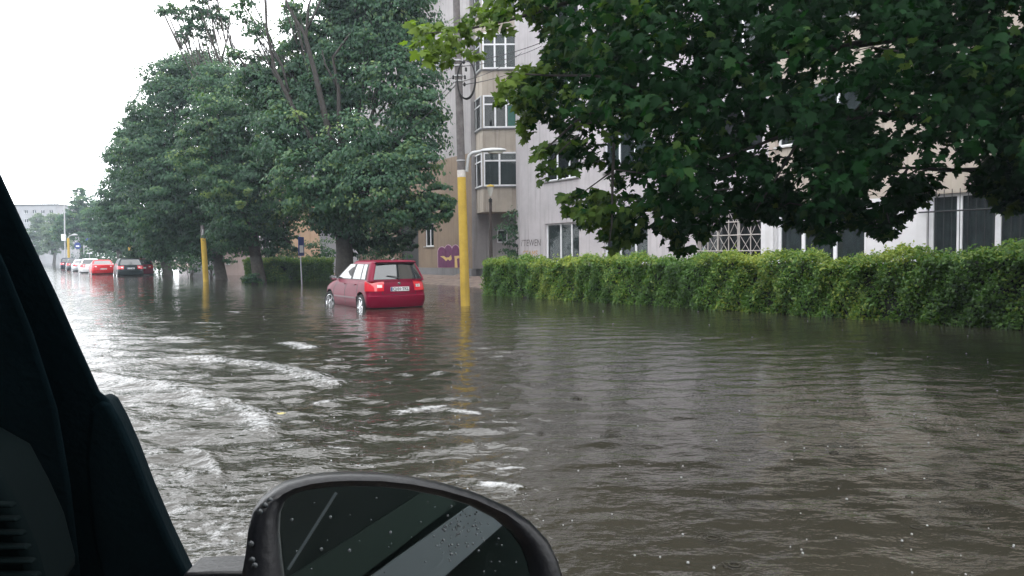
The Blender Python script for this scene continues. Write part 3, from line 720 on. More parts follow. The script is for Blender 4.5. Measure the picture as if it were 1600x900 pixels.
# tree by the red car: trunk behind the car's mirror, crown out over the pole, bare limbs up left
D1 = 31.0
tree('maple_tree', 'large maple with thick trunk behind the red hatchback and bare forked limbs on top', Wd(537, D1), .36,
     [(640, 215, 52, 0, 1, 0), (600, 300, 70, -1.2, 1.1, .08), (655, 330, 34, -1, 1, .05), (560, 245, 70, -.5, 1, 0), (625, 130, 58, 0, 1, 0), (600, 50, 62, 1, 1, 0), (545, 140, 60, 1.5, .8, 0),
      (560, 345, 48, .5, 1, -.1), (490, 290, 62, -.5, 1, .05), (455, 215, 56, .5, 1, .02), (655, 255, 35, -1.5, 1, .15), (690, 305, 20, -1.2, 1.0, .1), (703, 330, 13, -1.2, 1, .1), (640, 20, 45, .5, 1, 0),
      (590, -60, 90, 1, 1, 0), (520, 330, 40, 0, 1, -.1), (610, 375, 30, 1, .9, -.12), (560, 385, 22, 1, .6, -.1), (640, 375, 16, .6, .7, -.1), (500, 200, 35, 2, .6, 0), (660, 170, 32, -1, 1, .1),
      (396, 45, 24, 1.5, .32, .1), (380, 5, 22, 1.5, .3, .1), (435, 75, 20, 1.5, .3, .1), (470, 120, 26, 1.5, .7, 0), (520, 100, 36, 1.5, .85, 0), (455, 8, 14, 1, .16, 0), (400, 135, 34, 2, .8, 0), (370, 85, 14, 2, .25, .1), (540, 40, 30, 1.8, .75, 0), (500, 160, 48, 1.2, 1, 0), (450, 165, 40, 2, .9, 0), (525, 5, 30, 1.8, .8, 0), (560, 60, 45, 1.8, 1, 0), (545, -20, 45, 2, 1, 0), (480, 70, 22, 2, .5, 0), (440, 120, 26, 2, .6, 0), (505, 45, 38, 2.6, 1, 0), (475, 95, 34, 2.6, 1, 0), (450, 150, 40, 2.6, 1, 0), (515, 130, 40, 2.6, 1, 0), (560, -10, 50, 2.6, 1, 0), (455, 105, 36, 2.8, .9, 0), (425, 145, 36, 2.8, 1, 0), (470, 45, 28, 2.8, .62, 0), (402, 105, 26, 2.8, .62, 0)],
     D1, .15, 46, 1.15, limb_r=.11, group=G, tint=.36, bark='bark_dark',
     limbs=[([(537, 330), (500, 240), (457, 166), (429, 108), (417, 49), (413, -15)], -.2, .13, .03), ([(457, 166), (440, 100), (418, 60), (416, 0)], -.1, .06, .025), ([(540, 300), (510, 190), (493, 117), (476, 53), (451, 12), (440, -20)], -.6, .15, .03),
            ([(493, 117), (478, 60), (482, 10), (492, -20)], -.6, .09, .025), ([(476, 53), (495, 15), (508, -15)], -.6, .06, .02), ([(540, 310), (530, 200), (529, 140), (520, 90), (548, 50)], -.3, .12, .03),
            ([(529, 140), (508, 100), (503, 78)], -.3, .06, .02), ([(429, 108), (395, 80), (370, 66)], .2, .035, .012), ([(552, 330), (575, 220), (590, 140)], .3, .13, .04)])
D2 = 39.0
tree('maple_tree', 'maple with slim straight trunk before the low hedge and yellow tips low on its crown', Wd(405, D2), .3,
     [(380, 230, 70, 0, 1, 0), (345, 190, 52, -1, 1, .08), (415, 290, 62, -.5, 1, .04), (325, 250, 45, -1, 1, .12), (375, 325, 55, -.5, 1, -.06), (435, 335, 42, 0, 1, -.05), (395, 160, 52, .5, 1, 0), (310, 215, 30, -1.5, 1, .15),
      (345, 285, 28, -2, .9, .14), (375, 318, 5, -3.2, 2.5, .6), (388, 300, 4, -3.2, 2.5, .55), (370, 365, 40, 0, 1, -.12), (420, 375, 28, 0, .9, -.12), (340, 130, 36, 1, 1, 0), (455, 380, 14, 0, .6, 0),
      (300, 28, 20, 2, .7, .05), (326, 8, 26, 2, .7, .05), (290, 55, 14, 2, .5, 0), (272, 14, 15, 2, .5, .05), (350, 28, 18, 2, .4, .05), (255, 18, 9, 2, .45, .05), (318, 52, 16, 2, .4, 0), (330, -50, 50, 2, .7, 0), (425, 230, 45, .5, 1, 0), (430, 365, 22, .6, 1, -.1)],
     D2, .15, 40, 1.05, group=G, tint=.34, limbs=[([(405, 330), (370, 200), (345, 100), (318, 30), (280, 18)], 2, .12, .02), ([(345, 100), (355, 60), (360, 20)], 2, .06, .02), ([(318, 30), (300, 0)], 2, .04, .02)])
D3 = 46.0
tree('maple_tree', 'broad dark maple whose crown rises behind the second yellow pole', Wd(345, D3), .32,
     [(270, 180, 62, 0, 1, 0), (325, 130, 50, 0, 1, 0), (240, 245, 58, -1, 1, .02), (290, 300, 70, -1.5, 1, -.04), (245, 330, 48, -1, 1, -.04), (325, 340, 48, -1, 1, -.08), (295, 118, 40, 1, 1, .02), (360, 260, 60, 1, 1, -.05),
      (260, 130, 38, 0, 1, .02), (300, 375, 34, -1, 1, -.12), (345, 390, 22, 0, 1, -.12), (255, 380, 34, 0, 1, -.1), (225, 190, 22, 0, 1, 0)],
     D3, .17, 40, 1.0, group=G, tint=.3)
D4 = 60.0
tree('maple_tree', 'tall maple overhanging the black parked hatchback', Wd(262, D4), .34,
     [(205, 250, 38, 0, 1, 0), (195, 300, 34, 0, 1, 0), (225, 310, 46, -1, 1, -.03), (180, 330, 24, 0, 1, 0), (230, 365, 42, 0, 1, -.08), (195, 350, 34, 0, 1, -.05), (215, 210, 30, 0, 1, .03), (250, 270, 45, 1, 1, 0), (260, 385, 30, 0, 1, -.12), (215, 390, 22, 2, 1, -.12), (190, 215, 14, 0, 1, 0)],
     D4, .2, 34, .9, group=G, tint=.3)
D5 = 88.0
tree('maple_tree', 'smaller maple over the red and white parked cars far down the street', Wd(190, D5), .3,
     [(165, 330, 20, 0, 1, 0), (150, 345, 22, 0, 1, 0), (172, 365, 26, 0, 1, -.05), (150, 375, 20, 0, 1, -.05), (185, 345, 24, 0, 1, 0), (190, 378, 20, 0, 1, -.1)],
     D5, .26, 30, .62, group=G, tint=.33)
D6 = 125.0
tree('maple_tree', 'distant light green maple rising above the others near the tall lamp', Wd(128, D6), .3,
     [(130, 318, 17, 0, 1, .1), (120, 335, 18, 0, 1, .08), (138, 335, 15, 0, 1, .08), (110, 350, 20, 0, 1, .02), (130, 360, 20, 0, 1, 0), (100, 365, 18, 0, 1, 0), (125, 300, 9, 0, .8, .1), (145, 370, 14, 0, 1, 0)],
     D6, .32, 26, .42, group=G, tint=.38)
tree('maple_tree', 'farthest hazy maple in the row at the end of the street', Wd(84, 160), .3,
     [(88, 345, 14, 0, 1, .1), (82, 362, 16, 0, 1, .05), (95, 352, 10, 0, 1, .05), (78, 385, 14, 0, 1, 0), (100, 380, 12, 0, 1, 0)],
     160, .4, 24, .36, group=G, tint=.4, m='leaf_pale')
tree('poplar_tree', 'slim pale tree in front of the distant block', Wd(60, 175), .3,
     [(60, 345, 12, 0, 1, .1), (66, 360, 13, 0, 1, .05), (52, 365, 12, 0, 1, .05), (72, 378, 12, 0, 1, 0), (58, 388, 12, 0, 1, 0), (40, 380, 14, 0, 1, 0)],
     175, .4, 24, .34, tint=.4, m='leaf_pale')['label'] = 'slim pale hazy tree standing in front of the distant apartment block'

# tree at the right: big maple overhanging the water, seen close and against the light
NT = Vector((9.4, 11.2, 0))
o = empty('maple_tree', NT); tag(o, 'huge dark maple overhanging the hedge and water, its lowest boughs hanging over the frame top', 'tree')
POLY = [(655, 70), (648, 45), (668, 28), (700, 52), (742, 18), (775, -30), (900, -300), (1300, -620), (2100, -760), (2500, -300), (2300, 250), (1900, 340), (1640, 345), (1606, 326), (1575, 335), (1545, 300), (1505, 292), (1465, 305), (1438, 318),
        (1405, 342), (1402, 362), (1376, 374), (1330, 352), (1300, 380), (1240, 352), (1195, 340), (1160, 345), (1120, 352), (1086, 384), (1060, 394), (1042, 368), (1020, 362), (985, 375), (960, 400), (945, 398), (938, 360), (900, 345), (878, 318), (885, 302), (925, 308), (958, 292),
        (940, 262), (925, 250), (925, 290), (935, 268), (890, 262), (840, 282), (836, 262), (858, 232), (850, 200), (812, 218), (808, 172), (772, 140), (800, 105), (850, 92), (845, 40), (820, 12), (770, 10), (748, 62), (735, 92), (722, 52), (690, 100)]
PA = np.array(POLY, float)
def inside(x, y, poly=PA):
    c = np.zeros(len(x), bool); j = len(poly)-1
    for i in range(len(poly)):
        xi, yi = poly[i]; xj, yj = poly[j]
        cond = ((yi > y) != (yj > y)) & (x < (xj-xi)*(y-yi)/(yj-yi+1e-12)+xi); c ^= cond; j = i
    return c
def edge_dist(x, y, poly=PA):
    d = np.full(len(x), 1e9)
    for a, b in zip(poly, np.roll(poly, -1, 0)):
        v = b-a; t = np.clip(((x-a[0])*v[0]+(y-a[1])*v[1])/(v@v+1e-9), 0, 1); d = np.minimum(d, np.hypot(x-a[0]-t*v[0], y-a[1]-t*v[1]))
    return d
HOLES = [(1190, 218, 13), (1335, 165, 15), (1228, 92, 15), (1345, 70, 16), (1330, 155, 12), (1230, 240, 16), (1390, 190, 18), (1420, 250, 18), (1470, 235, 16), (1385, 290, 16), (1590, 25, 14), (1260, 285, 10), (1145, 180, 8), (1120, 250, 7), (1010, 340, 8), (1000, 300, 6), (1480, 285, 12), (1440, 330, 8), (1520, 270, 8), (985, 215, 8), (1070, 90, 7), (1160, 70, 8), (1280, 130, 9), (895, 120, 9), (880, 290, 12), (925, 275, 16), (880, 255, 16), (905, 285, 14), (975, 240, 12), (1002, 285, 12), (858, 250, 12), (870, 215, 9), (940, 225, 9)]
_hr = np.random.default_rng(21)
HOLES += [(_hr.uniform(860, 1590), _hr.uniform(5, 330), _hr.uniform(3, 7)) for _ in range(26)]
NS = 8200
sx_ = rng.uniform(640, 2450, NS*3); sy_ = rng.uniform(-760, 400, NS*3)
k = inside(sx_, sy_); sx_, sy_ = sx_[k], sy_[k]
ed = edge_dist(sx_, sy_)
hole = np.zeros(len(sx_), bool)
for hx, hy, hr in HOLES: hole |= np.hypot(sx_-hx, sy_-hy) < hr+9
keep = ~hole & ((ed > 9) | (rng.random(len(sx_)) < .55)) & ((sy_ > -60) | (rng.random(len(sx_)) < .40))
# the open lace of the crown's left edge
lace = (sx_ < 900) & (sy_ < 250); keep &= ~lace | (rng.random(len(sx_)) < .8)
sx_, sy_, ed = sx_[keep], sy_[keep], ed[keep]
# limbs: from the trunk to the left, twigs end in the sprays
depth_mid = 9.0-1.3*smoothst(sx_, 1500, 2300)
dd = depth_mid+rng.normal(0, 1.15, len(sx_))*np.clip(ed/70, .25, 1)
dd = np.clip(dd, 6.3, 12.2)
ctrs = np.array([P(a, b, c) for a, b, c in zip(sx_, sy_, dd)])
# loose sprays of yellowing leaves at the far left tip of the crown
ex = []
for x0, x1, y0, y1, m_ in ((645, 715, 36, 98, 17), (715, 800, 8, 50, 13), (775, 850, 105, 165, 14), (690, 745, 60, 105, 3), (840, 905, 215, 280, 14), (880, 945, 300, 345, 14)):
    for i in range(m_): ex.append(P(rng.uniform(x0, x1), rng.uniform(y0, y1), rng.uniform(7.7, 8.5)))
ctrs = np.concatenate([ctrs, np.array(ex)]); ed = np.concatenate([ed, np.full(len(ex), 12.0)])
per = 9
n = len(ctrs)*per
C = np.repeat(ctrs, per, 0); EDg = np.repeat(ed, per)
off = rdir(n)*rng.random(n)[:, None]**.6*np.where(EDg < 14, .09, .2)[:, None]*np.array([1, 1, .75])
pos = C+off
# keep the photographed outline of holes and edge crisp enough: drop leaves whose centre falls outside
rel = pos-np.array([0, 0, CAM_Z]); q = rel @ CR          # camera space
ppx = 800+F*q[:, 0]/-q[:, 2]; ppy = 450-F*q[:, 1]/-q[:, 2]
k = inside(ppx, ppy-6) | (np.arange(n) >= n-len(ex)*per)
for hx, hy, hr in HOLES: k &= np.hypot(ppx-hx, (ppy+8)-hy) > hr*.75
pos, off, tx, ty = pos[k], off[k], ppx[k], ppy[k]; ed2 = EDg[k]; n = len(pos)
nrm = off*2.0+np.array([-.25, -.35, .62])+rng.normal(size=(n, 3))*.45
tip = off*3+np.array([-.25, -.15, -.75])+rng.normal(size=(n, 3))*.45
tint = .33+np.repeat(rng.normal(0, .10, len(ctrs)), per)[k]+rng.normal(0, .08, n)+.30*(1-smoothst(tx, 720, 930))+.12*(1-smoothst(tx, 950, 1200))+.16*(ed2 < 14)+.10*((tx < 1000) & (ty > 290))  # yellowing at the left tip; wider left-hand lift paints in lit leaves
size = .108*rng.uniform(.6, 1.3, n)
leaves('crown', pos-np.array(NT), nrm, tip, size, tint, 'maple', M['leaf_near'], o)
tm = MB(); vT = NT
tm.tube([NT+Vector((0, 0, -.4)), NT+Vector((0, 0, .2)), NT+Vector((-.1, -.1, 2.2)), NT+Vector((-.3, -.3, 4.2)), NT+Vector((-.4, -.6, 7.2)), NT+Vector((-.5, -.7, 9.5))], [.42, .33, .28, .24, .15, .05], 14)
fk = NT+Vector((-.25, -.25, 3.2))
def limb(pts, d, r0, r1, root=None):
    q = [P(px, py, dd_) for (px, py), dd_ in zip(pts, np.linspace(d[0], d[1], len(pts)))]
    if root is not None: q = [root]+q
    tm.tube(q, list(np.linspace(r0, r1, len(q))), 7)
    return q
limb([(1640, 266), (1560, 264), (1480, 266), (1420, 262), (1375, 264)], (9.6, 8.6), .045, .010, NT+Vector((-.15, -.15, 2.6)))
limb([(1640, 170), (1520, 182), (1445, 184), (1360, 178), (1310, 184), (1262, 196), (1150, 240), (1040, 275)], (9.7, 8.2), .06, .008, NT+Vector((-.25, -.2, 3.4)))
limb([(1600, 60), (1400, 60), (1200, 90), (1000, 140), (900, 190), (850, 235)], (9.8, 8.0), .075, .006, NT+Vector((-.3, -.3, 4.4)))
limb([(1600, -60), (1300, -80), (1050, -40), (900, 0), (800, 30), (720, 48), (665, 52)], (9.8, 7.9), .05, .004, NT+Vector((-.35, -.4, 5.4)))
limb([(1200, 90), (1050, 160), (960, 210), (957, 280), (956, 350), (952, 380)], (8.7, 7.8), .03, .005)
limb([(1000, 140), (930, 118), (860, 118), (805, 115), (775, 138)], (8.2, 8.0), .018, .004)
limb([(905, 210), (880, 232), (850, 262)], (8.0, 7.9), .010, .003)
limb([(1040, 275), (960, 265), (905, 305), (885, 310)], (8.2, 8.0), .012, .003)
limb([(1420, 262), (1380, 310), (1390, 350)], (8.8, 8.6), .015, .004)
limb([(1262, 196), (1215, 275), (1180, 330)], (8.4, 8.3), .02, .004)
limb([(1500, 20), (1380, 130), (1280, 230), (1220, 320)], (9.6, 8.6), .03, .005)
for i in range(70):
    a = ctrs[rng.integers(len(ctrs))]; b_ = a+np.array([rng.uniform(.2, .7), rng.uniform(-.1, .4), rng.uniform(.0, .35)])
    tm.tube([tuple(b_), tuple((a+b_)/2+np.array([0, 0, .05])), tuple(a)], [.010, .006, .003], 5)
tm.v = [tuple(Vector(v)-NT) for v in tm.v]
tm.build('trunk', M['bark_dark'], o, smooth=True)

# ------------------------------------------------------------------ hedges
def hedge(name, label, A, B, width, h0, h1, nleaf, size, m, seed, patch=True, group=None, base_z=-.1, yell=0.0):
    g = np.random.default_rng(seed)
    A = Vector(A); B = Vector(B); L = (B-A).length; ux = (B-A)/L; nx = Vector((-ux.y, ux.x, 0))
    if nx.dot(N) < 0: nx = -nx
    o = empty(name, A, math.atan2(ux.y, ux.x)); tag(o, label, 'hedge', group)
    sgn = 1 if Vector((-ux.y, ux.x, 0)).dot(nx) > 0 else -1
    # lumpy surface function
    ph = g.uniform(0, 6.28, 12)
    def lump(s, t):
        return .10*np.sin(s*2.1+ph[0]+t)+.08*np.sin(s*4.7+ph[1]+2*t)+.06*np.sin(s*9.3+ph[2]-3*t)+.03*np.sin(s*17+ph[3]+5*t)
    def height(s): return h0+(h1-h0)*s/L+.05*np.sin(s*1.3+ph[4])+.04*np.sin(s*3.1+ph[5])+.03*np.sin(s*7.7+ph[6])
    # leaves on front, top, left end, and some inside
    nf = int(nleaf*.55); nt = int(nleaf*.3); ne = int(nleaf*min(.12, width/L)); ni = nleaf-nf-nt-ne
    def rows(s, w, z, n_): return np.stack([s, w, z], -1), n_
    s = g.uniform(0, L, nf); z = base_z+g.random(nf)*(height(s)-base_z); w = -lump(s, z*2)+g.normal(0, .05, nf)+.06*np.cos(z*1.5); fr = rows(s, w, z, np.tile([0, -1, .35], (nf, 1)))
    s = g.uniform(0, L, nt); w = g.uniform(-.05, width, nt); z = height(s)+lump(s*1.3, w*3)*.7+np.abs(g.normal(0, .05, nt))-.02-.1*(np.abs(w-width/2)/(width/2))**4; tp = rows(s, w, z, np.tile([0, -.3, 1], (nt, 1)))
    w = g.uniform(0, width, ne); z = base_z+g.random(ne)*(height(0)-base_z); s = lump(w*2, z*2)+g.normal(0, .05, ne); en = rows(s, w, z, np.tile([-1, 0, .35], (ne, 1)))
    s = g.uniform(0.1, L, ni); w = g.uniform(.05, width, ni); z = base_z+g.random(ni)*(height(s)-.05-base_z); ins = rows(s, w, z, np.tile([0, -.5, .8], (ni, 1)))
    # stray shoots above the top
    nsh = int(L*5); sh = g.uniform(0, L, nsh); hs2 = g.uniform(.05, .2, nsh); wsh = g.uniform(0, width*.7, nsh)
    k = 9; ss = np.repeat(sh, k)+g.normal(0, .03, nsh*k); zz = np.repeat(height(sh), k)+np.repeat(hs2, k)*np.tile(np.linspace(.1, 1, k), nsh); ww = np.repeat(wsh, k)+g.normal(0, .03, nsh*k)
    shr = rows(ss, ww, zz, np.tile([0, -.2, .6], (nsh*k, 1)))
    pos = np.concatenate([r[0] for r in (fr, tp, en, ins, shr)]); nr = np.concatenate([r[1] for r in (fr, tp, en, ins, shr)])
    n_ = len(pos)
    sx, sz = pos[:, 0], pos[:, 2]
    pt = np.sin(sx*1.9+ph[7])*.6+np.sin(sx*.83+ph[8])*.7+np.sin(sx*3.9+sz*2.5+ph[9])*.45+np.sin(sz*4+sx*1.3+ph[10])*.3
    tint = .40+.13*pt+g.normal(0, .13, n_)+.18*(sz > height(sx)-.12)+yell  # yellow-green patches are leaf colour; the lighter top is skylight painted in
    tint[nf+nt+ne:nf+nt+ne+ni] -= .2  # leaves inside the hedge darkened by tint, as painted shade
    nrm = nr+g.normal(size=(n_, 3))*.5; tip = g.normal(size=(n_, 3))*.8+np.array([0, -.3, .1])
    if sgn < 0:
        for arr in (pos, nrm, tip): arr[:, 1] *= -1
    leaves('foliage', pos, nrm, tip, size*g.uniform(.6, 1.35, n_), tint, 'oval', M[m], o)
    core = MB(); ns = 40
    loops = []
    for i in range(ns+1):
        s_ = .12+(L-.24)*i/ns; hh_ = float(height(s_))-.14
        loops.append([(s_, sgn*.2, base_z-.2), (s_, sgn*.2, hh_-.1), (s_, sgn*.25, hh_), (s_, sgn*(width-.2), hh_), (s_, sgn*(width-.1), hh_-.1), (s_, sgn*(width-.1), base_z-.2)])
    core.loft(loops); core.build('twigs', M['hedge_core'], o)
    return o
hA = W(757, 461); hB = W(1600, 516); hE = hB+(hB-hA)*.22
hedge('hedge', 'long clipped hedge with yellow green patches standing in the flood before the grey block', hA, hE, 1.0, 1.12, 1.33, 95000, .072, 'leaf_hedge', 3, yell=.06)
h2a = W(384, 441); h2b = W(521, 439)
hedge('hedge', 'low dark green hedge left of the red car behind the slim blue sign', h2a, h2b, .9, 1.12, 1.2, 26000, .085, 'leaf_hedge', 5, yell=-.08)
# creeper and shrubs near the rear block
def bush(name, label, px, py, d, r, n_, size, m, squash=1.0, base=None, tint=.35, cat='shrub'):
    c = P(px, py, d); b = Vector((c.x, c.y, 0 if base is None else base)); o = empty(name, b); tag(o, label, cat)
    cc, cv = lobe_clumps(c-b, r, n_, .3, squash); p = clump_leaves(cc, cv, 26, r*.45, size, tint)
    ci = np.array(c-b)+rdir(n_//2)*r*.5*np.array([1, 1, squash]); p2 = clump_leaves(ci, rdir(n_//2), 20, r*.4, size, tint-.15)  # inner leaves get a darker tint for the shade inside the bush
    a = [np.concatenate(x) for x in zip(p, p2)]
    k = a[0][:, 2] > -.2
    leaves('foliage', a[0][k], a[1][k], a[2][k], a[3][k], a[4][k], 'simple', M[m], o)
    st = MB()
    for i in range(6):
        e = Vector(c-b)+Vector(rdir(1)[0])*r*.6; st.tube([(rng.uniform(-.1, .1), rng.uniform(-.1, .1), -.2), e*.5, e], [.03, .02, .008], 6)
    st.build('stem', M['bark'], o)
    return o
bush('shrub', 'dark leafy shrub in the corner between the bays and the grey block', 803, 372, 36.6, .75, 26, .13, 'leaf_far', 1.9, tint=.28)
bush('shrub', 'small pale shrub showing above the far low hedge beside the blue sign', 448, 398, 44, .9, 20, .13, 'leaf_pale', .7)
bush('shrub', 'leafy bush behind the tree trunk beside the red car', 500, 392, 45, 1.0, 20, .13, 'leaf_far', .8)
bush('shrub', 'low dark bush at the water edge beside the slim tree trunk', 395, 436, 38.4, .45, 14, .1, 'leaf_far', .6, tint=.25)
bush('shrub', 'tall dark shrub by the doorway behind the red car', 600, 392, 41, 1.3, 30, .14, 'leaf_far', .9, tint=.22)
bush('shrub', 'pale green bush behind the parked cars at the street end', 232, 410, 70, 1.3, 20, .2, 'leaf_pale', .9)

for i, (px, d_, r_, lab) in enumerate(((330, 50, 1.5, 'dark bush between the second yellow pole and the slim maple trunk'), (296, 54, 1.6, 'dark bush left of the second yellow pole under the maples'), (262, 62, 1.7, 'dark bush under the maple right of the parked cars'), (246, 72, 1.6, 'shaded bush behind the dark red car'), (360, 58, 1.5, 'shaded bush by the pinkish shed'))):
    bush('shrub', lab, px, 404-r_*250/d_, d_, r_, 26, .17, 'leaf_far', .9, tint=.2)

for px, d_, r_, lab in ((160, 118, 2.6, 'far hazy bush showing above the bright red saloon roof'), (176, 112, 2.6, 'far hazy bush between the bright red saloon and the black hatchback'), (140, 124, 2.6, 'far hazy bush above the white cars'), (206, 92, 2.2, 'far dark bush behind the black hatchback roof')):
    bush('shrub', lab, px, 404-r_*260/d_, d_, r_, 22, .34, 'leaf_far', .9, tint=.25)
# ------------------------------------------------------------------ cars
def sstep(t): return t*t*(3-2*t)
class Car:
    """body surface: plan loops at heights; t runs 0 (rear centre) .. 1 (front centre) on one side"""
    def __init__(s, L, lev, gb, gt, roof, rr=.32, rf=.5):
        s.L, s.lev, s.gb, s.gt, s.roof, s.rr, s.rf = L, lev, gb, gt, roof, rr, rf
    def plan(s, xr, xf, w, t, rr=None, rf=None):
        rr = min(rr or s.rr, w*.9); rf = min(rf or s.rf, w*.9)
        if t < .22: return (xr+.05*(t/.22)**2, (w-rr)*t/.22)
        if t < .38:
            a = (t-.22)/.16*math.pi/2; return (xr+.05+rr*(1-math.cos(a)), w-rr+rr*math.sin(a))
        if t < .66:
            q = (t-.38)/.28; return (xr+.05+rr+(xf-.12-rf-xr-.05-rr)*q, w)
        if t < .80:
            a = (t-.66)/.14*math.pi/2; return (xf-.12-rf+rf*math.sin(a), w-rf*(1-math.cos(a)))
        q = (t-.80)/.20; return (xf-.12*(1-q)**2, (w-rf)*(1-q))
    def at_level(s, z):
        l = s.lev
        if z <= l[0][0]: return l[0][1:]
        for a, b in zip(l[:-1], l[1:]):
            if z <= b[0]:
                q = (z-a[0])/(b[0]-a[0]); return tuple(u+(v-u)*q for u, v in zip(a[1:], b[1:]))
        return l[-1][1:]
    def S(s, t, z, side=1):
        x, y = s.plan(*s.at_level(z), t); return Vector((x, y*side, z))
    def loop(s, z, xr, xf, w, rr=None, rf=None, dz=None, n=44):
        ts = [i/n for i in range(n+1)]
        p = [s.plan(xr, xf, w, t, rr, rf) for t in ts]
        pts = [(x, y, z+(dz(x) if dz else 0)) for x, y in p]+[(x, -y, z+(dz(x) if dz else 0)) for x, y in p[-2:0:-1]]
        return pts
    def patch(s, t0, t1, z0, z1, side=1, off=.006, nt=10, nz=4, th=.012):
        mb = MB(); out = []
        for i in range(nz+1):
            row = []
            for j in range(nt+1):
                t = t0+(t1-t0)*j/nt; z = z0+(z1-z0)*i/nz
                p = s.S(t, z, side); e = .004
                dt = s.S(min(1, t+e), z, side)-s.S(max(0, t-e), z, side); dz = s.S(t, z+.01, side)-s.S(t, z-.01, side)
                n = dt.cross(dz)*side
                n = n.normalized() if n.length > 1e-9 else Vector((0, side, 0))
                if n.dot(p-Vector((s.L/2, 0, z))) < 0: n = -n
                row.append((p+n*off, p-n*th))
            out.append(row)
        fr = [[a for a, b in r] for r in out]; bk = [[b for a, b in r] for r in out]
        nv = nt+1; base = len(mb.v)
        for r in fr: mb.v += [tuple(p) for p in r]
        for r in bk: mb.v += [tuple(p) for p in r]
        o2 = (nz+1)*nv
        for i in range(nz):
            for j in range(nt):
                a = i*nv+j; mb.f.append((a, a+1, a+nv+1, a+nv)); mb.f.append((o2+a, o2+a+nv, o2+a+nv+1, o2+a+1))
        ed = [i for i in range(nv)]+[i*nv+nv-1 for i in range(1, nz+1)]+[nz*nv+j for j in range(nv-2, -1, -1)]+[i*nv for i in range(nz-1, 0, -1)]
        for a, b in zip(ed, ed[1:]+ed[:1]): mb.f.append((a, o2+a, o2+b, b))
        return mb
